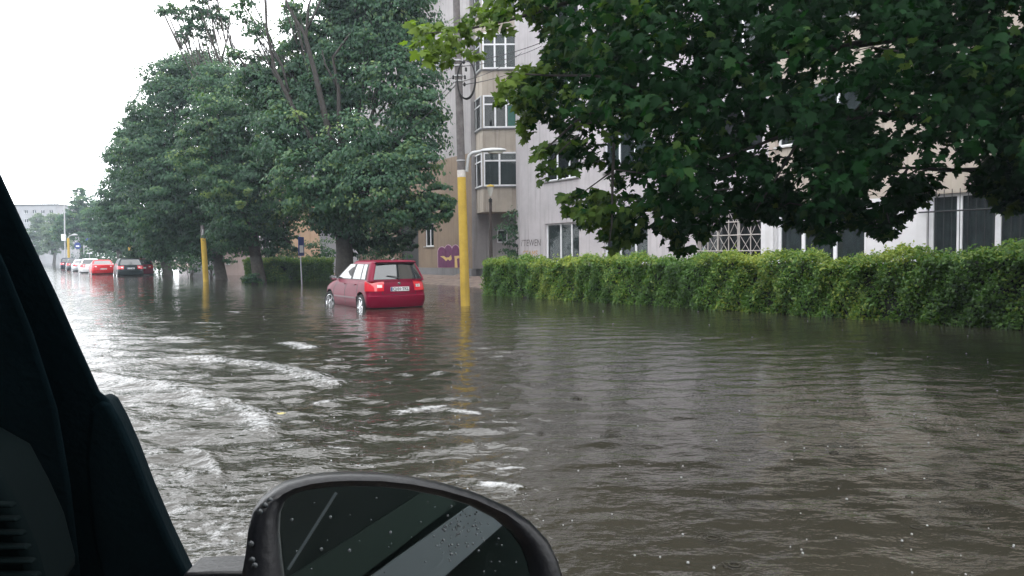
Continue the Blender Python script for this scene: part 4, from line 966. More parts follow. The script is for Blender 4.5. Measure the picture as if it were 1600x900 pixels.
def make_car(name, label, body_mat, loc, rz, kind='hatch', L=3.98, W_=1.64, Hh=1.50, plate=None, spokes=5, detail=True, group=None, wheel_r=.30, tail='corner', steer=0.0, badge=False, lit=False):
    w = W_/2; k = Hh/1.5
    f = L/3.98
    if kind == 'hatch':
        lev = [(.20, .16, L-.14, w-.07), (.27, .05, L-.05, w-.02), (.42, 0, L, w), (.56, .0, L-.0, w+.005), (.58, .035, L-.02, w+.004), (.70, .05, L-.07, w+.003), (.80, .07, L-.22, w-.004), (.88, .09, L-.48, w-.012), (.94, .11, L-.80, w-.03), (.985, .135, L-1.05, w-.06)]
        gb = (.95, .10, L-.96, w-.03); gt = (1.40*k, .30, L-2.0, w-.20); roof = (1.475*k, .38, L-2.16, w-.32)
    else:
        lev = [(.20, .16, L-.14, w-.07), (.27, .05, L-.05, w-.02), (.42, 0, L, w), (.56, .0, L, w+.005), (.58, .03, L-.02, w+.004), (.70, .04, L-.07, w+.003), (.80, .05, L-.22, w-.004), (.88, .06, L-.48, w-.012), (.95, .10, L-.80, w-.03), (1.0, .25, L-1.1, w-.08)]
        gb = (.96, .55, L-1.02, w-.04); gt = (1.36*k, 1.15, L-2.05, w-.21); roof = (1.43*k, 1.35, L-2.3, w-.33)
    c = Car(L, lev, gb, gt, roof)
    o = empty(name, loc, rz); tag(o, label, 'car', group)
    mb = MB(); loops = [c.loop(z, a, b, ww) for z, a, b, ww in lev]; z, a, b, ww = lev[-1]
    loops.append(c.loop(z+.012, a+.12, b-.2, ww-.15)); mb.loft(loops)
    body = mb.build('body', M[body_mat] if isinstance(body_mat, str) else body_mat, o, smooth=38)
    # greenhouse on top of it
    def gl(q): return tuple(u+(v-u)*q for u, v in zip(gb, gt))
    mb = MB(); lp = []
    for q in (0, .33, .66, 1):
        z, a, b, ww = gl(q); lp.append(c.loop(z, a, b, ww+.012*math.sin(q*math.pi), .14, .22))
    crown = lambda x: 0
    zr, ra, rb, rw = roof
    lp.append(c.loop(gt[0]+(zr-gt[0])*.55, gt[1]+.03, gt[2]-.05, gt[3]-.035, .14, .22)); lp.append(c.loop(zr-.012, ra, rb, rw+.04, .14, .22)); lp.append(c.loop(zr, ra+.25, rb-.3, rw-.2, .14, .2))
    mb.loft(lp); mb.build('roof', body.data.materials[0], o, smooth=45)
    # wheel arches cut with cylinders
    xw = (.74*f+.0, L-.79*f); wr = wheel_r
    dark = M['car_black']
    for x in xw:
        mbc = MB(); mbc.lathe([(wr+.055, -w-.2), (wr+.055, w+.2)], (x, 0, wr), 'Y', 28)
        # only the outer 0.3 m on both sides is removed
        for sgn in (1, -1):
            m2 = MB(); m2.lathe([(wr+.055, min(sgn*(w-.27), sgn*(w+.2))), (wr+.055, max(sgn*(w-.27), sgn*(w+.2)))], (x, 0, wr+.01), 'Y', 28)
            cu = m2.build('cutter', dark, o)
            md = body.modifiers.new('arch', 'BOOLEAN'); md.object = cu; md.operation = 'DIFFERENCE'; md.solver = 'EXACT'
            try: md.material_mode = 'TRANSFER'
            except Exception: pass
    bpy.context.view_layer.update()
    dg = bpy.context.evaluated_depsgraph_get(); me = bpy.data.meshes.new_from_object(body.evaluated_get(dg))
    cut = [md.object for md in body.modifiers]; body.modifiers.clear(); old = body.data; body.data = me
    for q in cut: bpy.data.objects.remove(q)
    # wheels
    for x in xw:
        for sgn in (1, -1):
            wh = empty('wheel', (x, sgn*(w-.085), wr)); wh.parent = o
            if x > L/2: wh.rotation_euler = (0, 0, steer)
            t = MB(); t.lathe([(wr*.66, -.095), (wr*.80, -.10), (wr*.94, -.092), (wr, -.06), (wr, .06), (wr*.94, .092), (wr*.80, .10), (wr*.66, .095)], (0, 0, 0), 'Y', 28, cap=False)
            t.build('tyre', M['tyre'], wh, smooth=40)
            r_ = MB(); r_.lathe([(wr*.68, sgn*.035), (wr*.70, sgn*.097), (wr*.66, sgn*.102), (wr*.62, sgn*.085), (wr*.58, sgn*.04), (.02, sgn*.038)], (0, 0, 0), 'Y', 28)
            r_.lathe([(.055, sgn*.038), (.055, sgn*.088), (.03, sgn*.094), (.005, sgn*.095)], (0, 0, 0), 'Y', 14)
            for i in range(spokes):
                a = 2*math.pi*i/spokes+.3; Mr = Matrix.Rotation(a, 4, 'Y')
                r_.box(.04, wr*.64, min(sgn*.045, sgn*.082), max(sgn*.045, sgn*.082), -.030, .030, Mr)
            r_.build('rim', M['rim'], wh, smooth=30)
            dk = MB(); dk.lathe([(wr*.57, sgn*.041), (.06, sgn*.043)], (0, 0, 0), 'Y', 24); dk.build('brake_disc', M['car_black'], wh)
    # side glass: rear quarter, rear door, front door
    def gpt(x_b, x_t, q, side, off=.009):
        z, a, b, ww = gl(q); bulge = .012*math.sin(q*math.pi)
        return Vector((x_b+(x_t-x_b)*q, side*(ww+bulge+off), z))
    def side_glass(xb0, xb1, xt0, xt1, side, nm='side_window', mm='car_glass', off=.009, q0=.10, q1=.93):
        mb = MB(); fr = []
        for i in range(5):
            q = q0+(q1-q0)*i/4
            fr.append((gpt(xb0, xt0, q, side, off), gpt(xb1, xt1, q, side, off)))
        ring = [p[0] for p in fr]+[p[1] for p in fr[::-1]]
        mb.prism([tuple(p) for p in ring], [(p.x, p.y-side*.02, p.z) for p in ring])
        return mb.build(nm, M[mm], o)
    zb_, xb_r, xb_f, _ = gb; _, xt_r, xt_f, _ = gt
    s0b, s0t = xb_r+.22, xt_r+.20
    s1b, s1t = xb_f-.42, xt_f-.18
    m1 = (s0b+s1b)*.5-.02
    for side in (1, -1):
        side_glass(s0b+.06, s1b+.08, s0t+.03, s1t+.08, side, 'window_trim', 'car_black', .005, .07, .95)
        if kind == 'hatch':
            side_glass(s0b+.14, s0b+.42, s0t+.10, s0t+.34, side); side_glass(s0b+.48, m1-.06, s0t+.40, m1-.09, side)
        else:
            side_glass(s0b+.14, m1-.03, s0t+.10, m1-.03, side)
        side_glass(m1+.08, s1b-.02, m1+.05, s1t, side)
    # rear window and windscreen
    def cross_glass(front, nm):
        mb = MB(); qa, qb = (.10, .95) if not front else (.08, .97); rows = []
        for i in range(5):
            q = qa+(qb-qa)*i/4; z, a, b, ww = gl(q); hw_ = ww-.10
            x = (a-.008) if not front else (b+.008)
            rows.append([(x+(.05*(abs(yy)/ww)**2*(1 if not front else -1)), yy, z) for yy in np.linspace(-hw_, hw_, 9)])
        n = 9; base = 0
        sg = .03 if not front else -.03
        for r in rows: mb.v += r
        for r in rows: mb.v += [(x+sg, y, z) for x, y, z in r]
        for i in range(4):
            for j in range(8):
                a = i*n+j; mb.f += [(a, a+1, a+n+1, a+n), (45+a, 45+a+n, 45+a+n+1, 45+a+1)]
        ed = list(range(9))+[i*9+8 for i in range(1, 5)]+list(range(43, 35, -1))+[i*9 for i in range(3, 0, -1)]
        for a, b in zip(ed, ed[1:]+ed[:1]): mb.f.append((a, 45+a, 45+b, b))
        return mb.build(nm, M['car_glass'], o, smooth=30)
    cross_glass(False, 'rear_window'); cross_glass(True, 'windscreen')
    # tail lamps on the rear corners
    zt0, zt1 = (.69, .955) if kind == 'hatch' else (.70, .90)
    for side in (1, -1):
        tl = c.patch(.185, .37, zt0, zt1, side, .014).build('tail_light', M['tail_red'], o, smooth=40)
        c.patch(.205, .25, zt0+.09, zt0+.165, side, .019, 6, 3).build('clear_lens', M['tail_clear'], tl, smooth=40)
    for side in (1, -1):
        c.patch(.70, .80, .66, .76, side, .008).build('headlight', M['tail_clear'], o, smooth=40)
    # bumper crease, lower valance and plate
    c.patch(.0, .36, .205, .262, 1, .004, 12, 2).build('rear_valance', M['car_black'], o, smooth=40); c.patch(.0, .36, .205, .262, -1, .004, 12, 2).build('rear_valance', M['car_black'], o, smooth=40)
    zp_ = .74 if kind == 'hatch' else .62
    xp = c.S(0, zp_)[0]
    mb = MB(); mb.box(xp-.024, xp-.006, -.26, .26, zp_-.056, zp_+.056); pl_ = mb.build('number_plate', M['plate'], o, bevel=.004)
    Mt = lambda x, y, z: Matrix.Translation((x, y, z)) @ Matrix.Rotation(R(-90), 4, 'Z') @ Matrix.Rotation(R(90), 4, 'X')
    if plate:
        text_obj('plate_lettering', plate, .105, M['ink'], Mt(xp-.026, -.02, zp_-.002), pl_, extrude=.001, bold=.002)
        mb = MB(); mb.box(xp-.0265, xp-.0245, .215, .255, zp_-.052, zp_+.052); mb.build('blue_strip', M['sign_blue'], pl_)
    if not detail: return o
    # tailgate shut lines, door seams, handles, rubbing strip, mirrors, wiper, aerial
    for t_, z0, z1 in ((.20, .60, .95),):
        for side in (1, -1): c.patch(t_-.003, t_+.003, z0, z1, side, .002, 2, 6).build('shut_line', M['car_black'], o)
    for side in (1, -1): c.patch(0, .20, .592, .602, side, .003, 8, 1).build('shut_line', M['car_black'], o)
    for side in (1, -1):
        for t_ in (.435, .525, .613): c.patch(t_-.0015, t_+.0015, .30, .93, side, .002, 2, 8).build('shut_line', M['car_black'], o)
        c.patch(.445, .605, .475, .515, side, .014, 10, 2).build('rubbing_strip', M['rub'], o, smooth=40)
        for t_ in (.452, .54): c.patch(t_, t_+.022, .835, .862, side, .025, 4, 2).build('door_handle', body.data.materials[0], o, smooth=40)
        mi = MB(); mx = s1b-.02; my = side*(w+.09)
        mi.lathe([(.005, -.10), (.055, -.09), (.075, -.03), (.075, .05), (.045, .09), (.005, .10)], (0, 0, 0), 'Y', 12)
        mi.v = [(mx+v[0]*.8, my+v[1], 1.0+v[2]*1.05) for v in mi.v]; mo = mi.build('wing_mirror', M['car_black'], o, smooth=50)
        fm = MB(); fm.box(mx-.064, mx-.060, my-.07, my+.07, .95, 1.05); fm.build('mirror_glass', M['chrome'], mo)
    if kind == 'hatch':
        sp = MB(); z, a, b, ww = gt
        rows = []
        for yy in np.linspace(-(ww-.06), ww-.06, 11):
            u = .03*(abs(yy)/ww)**2; rows.append([(a-.075+u, yy, z+.028), (a+.10+u, yy, z+.055), (a+.10+u, yy, z+.01), (a-.06+u, yy, z+.008)])
        sp.loft(rows); so = sp.build('roof_spoiler', body.data.materials[0], o, smooth=35)
        us = MB(); us.box(a-.06, a+.03, -(ww-.1), ww-.1, z-.012, z+.006); us.build('spoiler_shade', M['car_black'], so)  # black strip standing in for the shadow under the spoiler
        wp = MB(); zz, aa, bb, www = gl(.12); wp.tube([(aa-.03, 0, zz+.0), (aa-.02, .12, zz+.06), (gl(.3)[1]-.02, .32, gl(.3)[0])], .011, 6); wp.lathe([(.03, -.02), (.03, .02)], (aa-.01, 0, zz), 'Y', 10); wp.build('rear_wiper', M['car_black'], o)
        an = MB(); an.tube([(ra+.15, 0, zr-.01), (ra+.02, 0, zr+.05)], [.03, .012], 8); an.build('aerial', M['lamp_grey'], o)
    if badge:
        xb = c.S(0, .885)[0]; bd = MB(); bd.lathe([(.038, -.012), (.044, -.004), (.044, .004)], (0, 0, 0), 'Y', 20)
        bd.v = [(xb-.004+v[1], v[0], .885+v[2]) for v in bd.v]; bo = bd.build('badge', M['chrome'], o, smooth=40)
        text_obj('trim_lettering', 'TSI', .085, M['chrome'], Mt(c.S(.1, .83)[0]-.008, -.50, .83), o, extrude=.002, bold=.001)
    return o
M['paint_red'] = paint('cherry_red_paint', (.18, .004, .028), 0.0)
M['paint_bright_red'] = paint('bright_red_paint', (.55, .02, .03), .1)
M['paint_black'] = paint('black_green_paint', (.018, .024, .026), .2)
M['paint_white'] = paint('white_paint', (.72, .73, .75))
M['paint_silver'] = paint('silver_paint', (.5, .52, .55), .6)
M['paint_navy'] = paint('dark_navy_paint', (.03, .035, .055), .3)
M['paint_grey'] = paint('grey_paint', (.12, .13, .14), .4)
WD = -.24     # road level under the water
RZC = math.atan2(U.y, U.x)
rl = P(580, 470, 19.6)                                       # rear left corner of the red car
base = Vector((rl.x, rl.y, 0))+N*.82
red = make_car('parked_car', 'cherry red hatchback with alloy wheels half sunk in the flood beside the yellow pole', 'paint_red', (base.x, base.y, WD), RZC, 'hatch', 3.98, 1.66, 1.52, 'CJ\u00b701\u00b7TKL', steer=R(14), badge=True)
CG = 'cars parked in a line down the street'
def far_car(label, m, pxc, d, kind, plate, L=4.2, Wc=1.70, Hc=1.48, dr=0.0, z=WD+.06):
    p = Wd(pxc, d); return make_car('parked_car', label, m, (p.x, p.y, z), RZC+dr, kind, L, Wc, Hc, plate, detail=False, group=CG)
far_car('black hatchback with a white plate parked nearest in the far row, under the overhanging maple', 'paint_black', 204, 57, 'hatch', 'CJ 07 MBA', 4.2, 1.75, 1.52)
far_car('bright red saloon parked in the far row between the black hatchback and a white car', 'paint_bright_red', 161, 63.5, 'saloon', 'CJ 12 RDS', 4.3, 1.7, 1.45)
far_car('white hatchback almost hidden in front of the bright red saloon', 'paint_white', 141, 70, 'hatch', None, 4.0, 1.65, 1.5)
far_car('silver saloon with white roof glare parked in the middle of the far row', 'paint_silver', 128.5, 78, 'saloon', None, 4.4, 1.72, 1.45)
far_car('small grey hatchback squeezed between the silver saloon and a navy estate', 'paint_grey', 116.5, 88, 'hatch', None, 3.9, 1.65, 1.48)
far_car('dark navy estate car parked farthest away at the head of the row', 'paint_navy', 106.5, 98, 'hatch', None, 4.5, 1.75, 1.6)
far_car('dark red hatchback mostly hidden on the right of the black hatchback', 'paint_red', 222, 59.5, 'hatch', None, 4.0, 1.65, 1.5)

# ------------------------------------------------------------------ poles, lamps, wires, signs
d1 = 20.6
pb = P(727, 480, d1); pb = Vector((pb.x, d1, 0))
po = empty('utility_pole', pb); tag(po, 'tall pole painted yellow below with lamp arm and coiled cable beside the red car', 'utility pole')
def rel(px, py, d=d1): return P(px, py, d)-pb
def pole_at(py): return rel(713+14.2*py/480, py)
mb = MB(); mb.tube([pole_at(478)+Vector((0, 0, -.4)), pole_at(478), pole_at(390), pole_at(277)], [.128, .126, .119, .112], 20); mb.build('yellow_base', M['yellow_paint'], po, smooth=50)
mb = MB(); mb.tube([pole_at(277)+Vector((0, 0, .002)), pole_at(266)], [.1135, .113], 20); mb.build('pale_band', M['band_paint'], po, smooth=50)
mb = MB(); mb.tube([pole_at(266)+Vector((0, 0, .002)), pole_at(120), pole_at(-60), pole_at(-190)], [.108, .099, .088, .08], 20); mb.build('shaft', M['pole_grey'], po, smooth=50)
mb = MB()
for y in (252, 128, 120, 104, 96): mb.tube([pole_at(y), pole_at(y)+Vector((0, 0, .035))], [.122]*2, 18)
mb.build('clamp', M['galv'], po, smooth=50)
mb = MB(); mb.tube([rel(729, 268), rel(731, 250), rel(733, 243), rel(739, 238.5), rel(752, 237)], .045, 10); arm = mb.build('lamp_arm', M['lamp_grey'], po, smooth=50)
mb = MB(); h0, h1 = rel(751, 236.5), rel(791, 235)
lp = []
for q, rx, rz_ in ((0, .05, .05), (.12, .09, .07), (.45, .14, .085), (.8, .12, .07), (.97, .06, .04), (1.0, .02, .015)):
    c_ = h0.lerp(h1, q); lp.append([(c_.x, c_.y+rx*math.cos(a), c_.z+(rz_ if math.sin(a) > 0 else rz_*.45)*math.sin(a)) for a in np.linspace(0, 2*math.pi, 16, endpoint=False)])
mb.loft(lp); lh = mb.build('lamp_head', M['lamp_grey'], po, smooth=60)
mb = MB(); c_ = h0.lerp(h1, .58)
mb.lathe([(.01, -.045), (.11, -.03), (.12, 0.0), (.01, .0)], (0, 0, 0), 'Z', 16); mb.v = [(c_.x+v[0]*1.7, c_.y+v[1], c_.z-.035+v[2]) for v in mb.v]; mb.build('lamp_lens', M['lamp_glass'], lh, smooth=50)
mb = MB()
for r0, oz in ((0, 0), (.03, .02), (-.02, -.03), (.015, .04)):
    pts = [rel(729+14*math.cos(a)+r0*20, 126+30*math.sin(a)*(1+r0))+Vector((0, -.13+oz, 0)) for a in np.linspace(0, 2*math.pi, 30)]
    mb.tube(pts, .013, 6, cap=False)
mb.build('cable_coil', M['cable'], po, smooth=True)
mb = MB()
for y, dx in ((98, -7), (98, 9), (122, -8), (122, 10), (110, 12), (133, 9)):
    q = pole_at(y)+Vector((dx*d1/F, -.08, 0)); mb.lathe([(.02, -.05), (.035, -.02), (.02, 0), (.035, .02), (.012, .06)], tuple(q), 'Z', 10)
mb.build('insulator', M['cable'], po, smooth=50)
def wire(name, label, a, b, sag, r=.011, parent=None, group='wires strung from the yellow pole', n=14):
    pts = [a.lerp(b, i/n)-Vector((0, 0, sag*4*(i/n)*(1-i/n))) for i in range(n+1)]
    mb = MB(); mb.tube(pts, r, 5); o = mb.build(name, M['cable'], parent, smooth=True)
    if label: tag(o, label, 'wire', group)
    return o
wr_ = [((716, 122), (640, 178), 34, .15), ((716, 118), (650, 130), 34, .1), ((716, 128), (600, 230), 33, .2), ((716, 100), (668, 118), 40, .1),
       ((718, 128), (815, 82), 30, .15), ((718, 98), (900, 40), 27, .2), ((718, 104), (850, 70), 32, .15), ((718, 133), (830, 100), 30, .12), ((716, 42), (640, 92), 33, .1), ((714, 30), (800, -8), 30, .1)]
wl_lab = ['thin wire from the pole down left into the maple crown', 'upper thin wire from the pole to the left maple', 'lowest left wire slanting from the pole into the leaves', 'short wire from the pole to the pale wall on the left',
          'wire from the pole rising right to the block corner', 'long wire from the pole up right into the near leaves', 'wire from the pole across the glazed bays', 'lowest right wire crossing the second bay parapet', 'high wire leaving the pole top leftwards', 'topmost wire crossing the sky right of the pole']
for ((a, b, d2, sg), lab) in zip(wr_, wl_lab): wire('overhead_wire', lab, P(*a, d1), P(*b, d2), sg)
# second yellow pole, with its dark upper shaft lost in the crown
d2 = 42.5
b2p = Wd(321, d2); o = empty('utility_pole', b2p); tag(o, 'second yellow pole standing in the water before the shaded tree trunks', 'utility pole')
mb = MB(); mb.tube([(0, 0, -.4), P(320, 410, d2)-b2p, P(317.5, 372, d2)-b2p], [.15, .145, .135], 16); mb.build('yellow_base', M['yellow_paint'], o, smooth=50)
mb = MB(); mb.tube([P(317.5, 372, d2)-b2p+Vector((0, 0, .002)), P(316.5, 368, d2)-b2p], [.13, .13], 16); mb.build('dark_band', M['car_black'], o, smooth=50)
mb = MB(); mb.tube([P(316.5, 368, d2)-b2p+Vector((0, 0, .002)), P(316, 352, d2)-b2p], [.10, .09], 16); mb.build('shaft', M['pole_grey'], o, smooth=50)
mb = MB(); mb.tube([P(318, 367, d2)-b2p+Vector((0, -.14, 0)), P(319, 358, d2)-b2p+Vector((0, -.14, 0))], [.05, .04], 8); mb.build('junction_box', M['lamp_grey'], o, smooth=50)
d3 = 64; b3 = Wd(204, d3); o = empty('utility_pole', b3); tag(o, 'third yellow pole rising behind the black hatchback roof', 'utility pole')
mb = MB(); mb.tube([(0, 0, -.4), P(203, 378, d3)-b3], [.15, .14], 12); mb.build('yellow_base', M['yellow_paint'], o, smooth=50)
mb = MB(); mb.tube([P(203, 378, d3)-b3+Vector((0, 0, .002)), P(201, 300, d3)-b3], [.11, .1], 12); mb.build('shaft', M['pole_grey'], o, smooth=50)
d4 = 105; b4 = Wd(107.5, d4); o = empty('street_lamp', b4); tag(o, 'far yellow pole with a curved pale lamp arm above the navy car', 'street lamp')
mb = MB(); mb.tube([(0, 0, -.4), P(106.5, 372, d4)-b4], [.17, .15], 12); mb.build('yellow_base', M['yellow_paint'], o, smooth=50)
mb = MB(); mb.tube([P(106.5, 372, d4)-b4, P(108, 369, d4)-b4, P(112, 367.4, d4)-b4], .06, 8); mb.build('lamp_arm', M['lamp_grey'], o, smooth=50)
mb = MB(); mb.tube([P(112, 367.4, d4)-b4, P(116, 366.8, d4)-b4, P(121, 367, d4)-b4], [.08, .16, .08], 10); mb.build('lamp_head', M['lamp_grey'], o, smooth=50)
d5 = 100; b5 = Wd(102, d5); o = empty('utility_pole', b5); tag(o, 'tall slim grey pole with a white box near the far yellow lamp', 'utility pole')
mb = MB(); mb.tube([(0, 0, -.4), P(101.5, 380, d5)-b5, P(100.5, 319, d5)-b5], [.12, .1, .07], 10); mb.build('shaft', M['galv'], o, smooth=50)
mb = MB(); q = P(101, 371, d5)-b5; mb.box(q.x-.25, q.x+.25, q.y-.35, q.y-.13, q.z-.45, q.z+.4); mb.build('white_box', M['sign_white'], o, bevel=.03)
d6 = 131; b6 = Wd(132, d6); o = empty('street_lamp', b6); tag(o, 'tall pale lamp with a bent arm reaching left among the far crowns', 'street lamp')
mb = MB(); mb.tube([(0, 0, -.4), P(131, 330, d6)-b6, P(130.5, 304, d6)-b6, P(128, 300.5, d6)-b6, P(123, 299.5, d6)-b6], [.12, .10, .08, .07, .07], 10); mb.build('lamp_arm', M['lamp_grey'], o, smooth=50)
mb = MB(); mb.tube([P(123, 299.5, d6)-b6, P(119, 299.5, d6)-b6, P(115, 300.5, d6)-b6], [.08, .14, .07], 10); mb.build('lamp_head', M['lamp_grey'], o, smooth=50)
# park lantern in front of the bays
d7 = 36.0; b7 = Wd(767, d7); o = empty('street_lamp', b7); tag(o, 'short brown lantern post with a conical shade and amber cap before the bays', 'street lamp')
def r7(px, py): return P(px, py, d7)-b7
mb = MB(); mb.tube([(0, 0, -.4), r7(766.5, 316)], [.085, .07], 12); mb.build('post', M['rust'], o, smooth=50)
mb = MB(); c_ = r7(766.3, 311); mb.lathe([(.05, -.16), (.085, -.15), (.085, .0), (.04, .02), (.04, .06)], tuple(c_), 'Z', 14); mb.build('collar', M['cable'], o, smooth=40)
mb = MB(); c_ = r7(766.2, 306); mb.lathe([(.05, -.02), (.17, .42)], tuple(c_), 'Z', 14); mb.build('lantern_glass', M['lamp_glass'], o, smooth=40)
mb = MB(); c_ = r7(766.2, 291.5); mb.lathe([(.19, -.02), (.20, .0), (.16, .06), (.02, .10)], tuple(c_), 'Z', 14); mb.build('lantern_cap', M['amber'], o, smooth=40)
# road signs
d8 = 37.0; b8 = Wd(471, d8); o = empty('road_sign', b8); tag(o, 'blue road sign seen almost edge on atop a thin post by the low hedge', 'road sign')
mb = MB(); mb.tube([(0, 0, -.4), P(468, 366, d8)-b8], .03, 8); mb.build('post', M['galv'], o, smooth=50)
mb = MB(); q = P(470.5, 385, d8)-b8; Ms = Matrix.Translation(q) @ Matrix.Rotation(R(80), 4, 'Z'); mb.box(-.3, .3, -.012, .012, -.45, .45, Ms); sp_ = mb.build('sign_plate', M['sign_blue'], o, bevel=.004)
mb = MB(); mb.box(-.2, .2, -.017, -.0125, -.3, .05, Ms); mb.build('white_panel', M['sign_white'], sp_)
for px, d_, py, rr_, lab in ((139.5, 92, 377, .42, 'round blue road sign above the white cars in the distance'), (122, 102, 384, .45, 'farther round blue road sign left of the other blue sign')):
    bb_ = Wd(px, d_); o = empty('road_sign', bb_); tag(o, lab, 'road sign')
    mb = MB(); mb.tube([(0, 0, -.4), P(px, py-6, d_)-bb_], .05, 8); mb.build('post', M['galv'], o)
    q = P(px, py, d_)-bb_; mb = MB(); mb.lathe([(rr_, -.02), (rr_, .02)], (0, 0, 0), 'Y', 18); mb.v = [(v[0]+q.x, v[1]+q.y-.09, v[2]+q.z) for v in mb.v]; s_ = mb.build('sign_plate', M['sign_blue'], o)
    mb = MB(); mb.box(q.x-rr_*.5, q.x+rr_*.5, q.y-.125, q.y-.112, q.z-rr_*.3, q.z+rr_*.1); mb.build('white_mark', M['sign_white'], s_)
    if px > 130:
        mb = MB(); mb.box(q.x-.35, q.x+.35, q.y-.1, q.y-.07, q.z-1.5, q.z-.75); mb.build('lower_plate', M['sign_white'], o)
# heap of soil by the rear block wall
sx0, sx1 = P(664, 436, 39.5), P(757, 436, 36.5)
n1, n2 = 46, 16
VV = []
for i in range(n1):
    for j in range(n2):
        a = i/(n1-1); b_ = j/(n2-1)*2-1
        c_ = Vector((sx0.x, sx0.y, 0)).lerp(Vector((sx1.x, sx1.y, 0)), a)+N*b_*.9
        h_ = max(0, 1-b_*b_)*(math.sin(a*math.pi)**.6)*(.34+.10*math.sin(a*11+1)+.07*math.sin(a*23+b_*4))+rng.normal(0, .02)-.06
        VV.append((c_.x, c_.y, h_+.02))
so = numpy_mesh('soil_heap', np.array(VV), grid_faces(n1, n2), M['soil']); tag(so, 'low heap of brown soil along the wall behind the yellow pole', 'soil heap')
# ------------------------------------------------------------------ our own car: pillar, sail, dash, door mirror
M['trim_dark'] = mat('dark_interior_trim', (.0018, .0062, .0085), .85, spec=.05, noise=.3, nscale=4, bump=.15, bscale=120)
M['trim_dark2'] = mat('dark_interior_trim_lower', (.0018, .0075, .0085), .85, spec=.05, noise=.3, nscale=5)
M['rubber'] = mat('window_rubber', (.006, .007, .009), .6, spec=.2)
M['mirror_shell'] = mat('mirror_shell_plastic', (.0022, .0028, .0042), .34, spec=.28, bump=.08, bscale=150)
M['mirror_glass'] = mat('mirror_glass', (.55, .62, .60), .015, metal=1)
M['backdrop_green'] = mat('dark_green_mirror_backdrop', (.006, .012, .011), .35, spec=.3)  # for the unseen board reflected in the door mirror
M['bar_grey'] = mat('grey_mirror_bar', (.17, .185, .205), .5, metal=0)  # for the unseen bars that draw pale stripes in the mirror
oc = empty('car', (0, 0, 0)); tag(oc, 'black door pillar, dash corner and wet door mirror of the car the view is from', 'car')
def slab(name, poly, d, push, m, bevel=.012, depths=None, parent=oc, smooth=40):
    mb = MB(); fr = [P(x, y, d if depths is None else depths(x, y)) for x, y in poly]
    bk = []
    for (x, y), p in zip(poly, fr):
        v = (p-Vector((0, 0, CAM_Z))); bk.append(p+Vector(push)+v.normalized()*0.0)
    mb.prism([tuple(p) for p in fr], [tuple(p) for p in bk]); return mb.build(name, m, parent, bevel=bevel, smooth=smooth)
dpt = lambda x, y: .62+.34*(y-130)/830
pil = [(-60, 120), (0, 255), (26, 312), (60, 386), (95, 460), (130, 540), (162, 612), (176, 624), (194, 654), (215, 700), (240, 765), (270, 836), (303, 905), (329, 968), (-260, 960), (-260, 120)]
slab('pillar', pil, .8, (-.07, .06, 0), M['trim_dark'], .012, dpt)
slab('pillar_trim', [(-80, 300), (-20, 330), (20, 420), (60, 520), (98, 640), (118, 760), (140, 960), (-240, 960), (-240, 300)], .8, (-.05, .03, 0), M['trim_dark'], .012, lambda x, y: dpt(x, y)-.035)
slab('mirror_sail', [(158, 622), (172, 633), (188, 662), (208, 706), (233, 771), (263, 840), (296, 908), (322, 968), (170, 968), (140, 840), (128, 720), (136, 640)], .8, (-.015, .05, 0), M['trim_dark'], .008, lambda x, y: dpt(x, y)-.004)
M['dash'] = mat('dashboard_plastic', (.0010, .0030, .0034), .85, spec=.04)
db = slab('dashboard', [(-90, 690), (-10, 735), (25, 800), (52, 860), (78, 960), (-220, 960), (-220, 700)], .62, (-.03, .10, 0), M['dash'], .012)
for i in range(6):
    y0 = 786+i*22
    slab('air_vent', [(-60, y0), (14+i*8, y0+2), (18+i*8, y0+9), (-60, y0+8)], .607, (0, .009, 0), M['dash'], .002, None, db)
slab('window_ledge', [(285, 896.5), (330, 894), (402, 893.5), (402, 940), (285, 940)], .86, (.0, .05, 0), M['mirror_shell'], .004)
# mirror
mc = P(640, 880, .78); vv = (mc-Vector((0, 0, CAM_Z))).normalized(); rdir_ = Vector((.50, -.86, -.04)).normalized(); MN = (rdir_-vv).normalized()
def onplane(px, py, off=0.0):
    r = Vector(ray(px, py)); c0 = Vector((0, 0, CAM_Z)); q = mc+MN*off
    t = (q-c0).dot(MN)/r.dot(MN); return c0+r*t
outer = [(378, 905), (384, 872), (388, 835), (396, 803), (410, 783), (428, 768), (446, 757), (478, 747), (510, 742.5), (546, 740.5), (596, 741.5), (647, 747), (697, 757), (748, 772), (799, 794), (832, 816), (860, 846), (876, 878), (884, 905), (886, 960), (868, 1020), (820, 1062), (740, 1085), (600, 1085), (480, 1072), (415, 1035), (385, 970)]
inner = [(447, 905), (442, 868), (439, 832), (440, 802), (446, 786), (458, 775), (474, 769), (496, 765), (520, 762.5), (548, 761.5), (594, 762), (640, 767), (686, 776), (734, 790), (775, 811), (800, 832), (818, 856), (828, 882), (833, 905), (832, 960), (815, 1005), (778, 1035), (720, 1050), (600, 1050), (500, 1040), (455, 1010), (446, 965)]
O_ = [onplane(*p) for p in outer]; I_ = [onplane(*p) for p in inner]
Cc = sum(O_, Vector())/len(O_)
bkdir = -MN
def shrink(pts, s, off): return [Cc+(p-Cc)*s+bkdir*off for p in pts]
loops = [[p+bkdir*.012 for p in I_], [p-bkdir*.001 for p in [i.lerp(o_, .12) for i, o_ in zip(I_, O_)]], [i.lerp(o_, .55)-bkdir*.006 for i, o_ in zip(I_, O_)], [i.lerp(o_, .85)-bkdir*.002 for i, o_ in zip(I_, O_)], [p+bkdir*.008 for p in O_], [p+bkdir*.03 for p in O_], shrink(O_, .97, .06), shrink(O_, .85, .10), shrink(O_, .6, .125), shrink(O_, .3, .135)]
mb = MB(); mb.loft([[tuple(p) for p in l] for l in loops], cap0=False); mir = mb.build('side_mirror', M['mirror_shell'], oc, smooth=60)
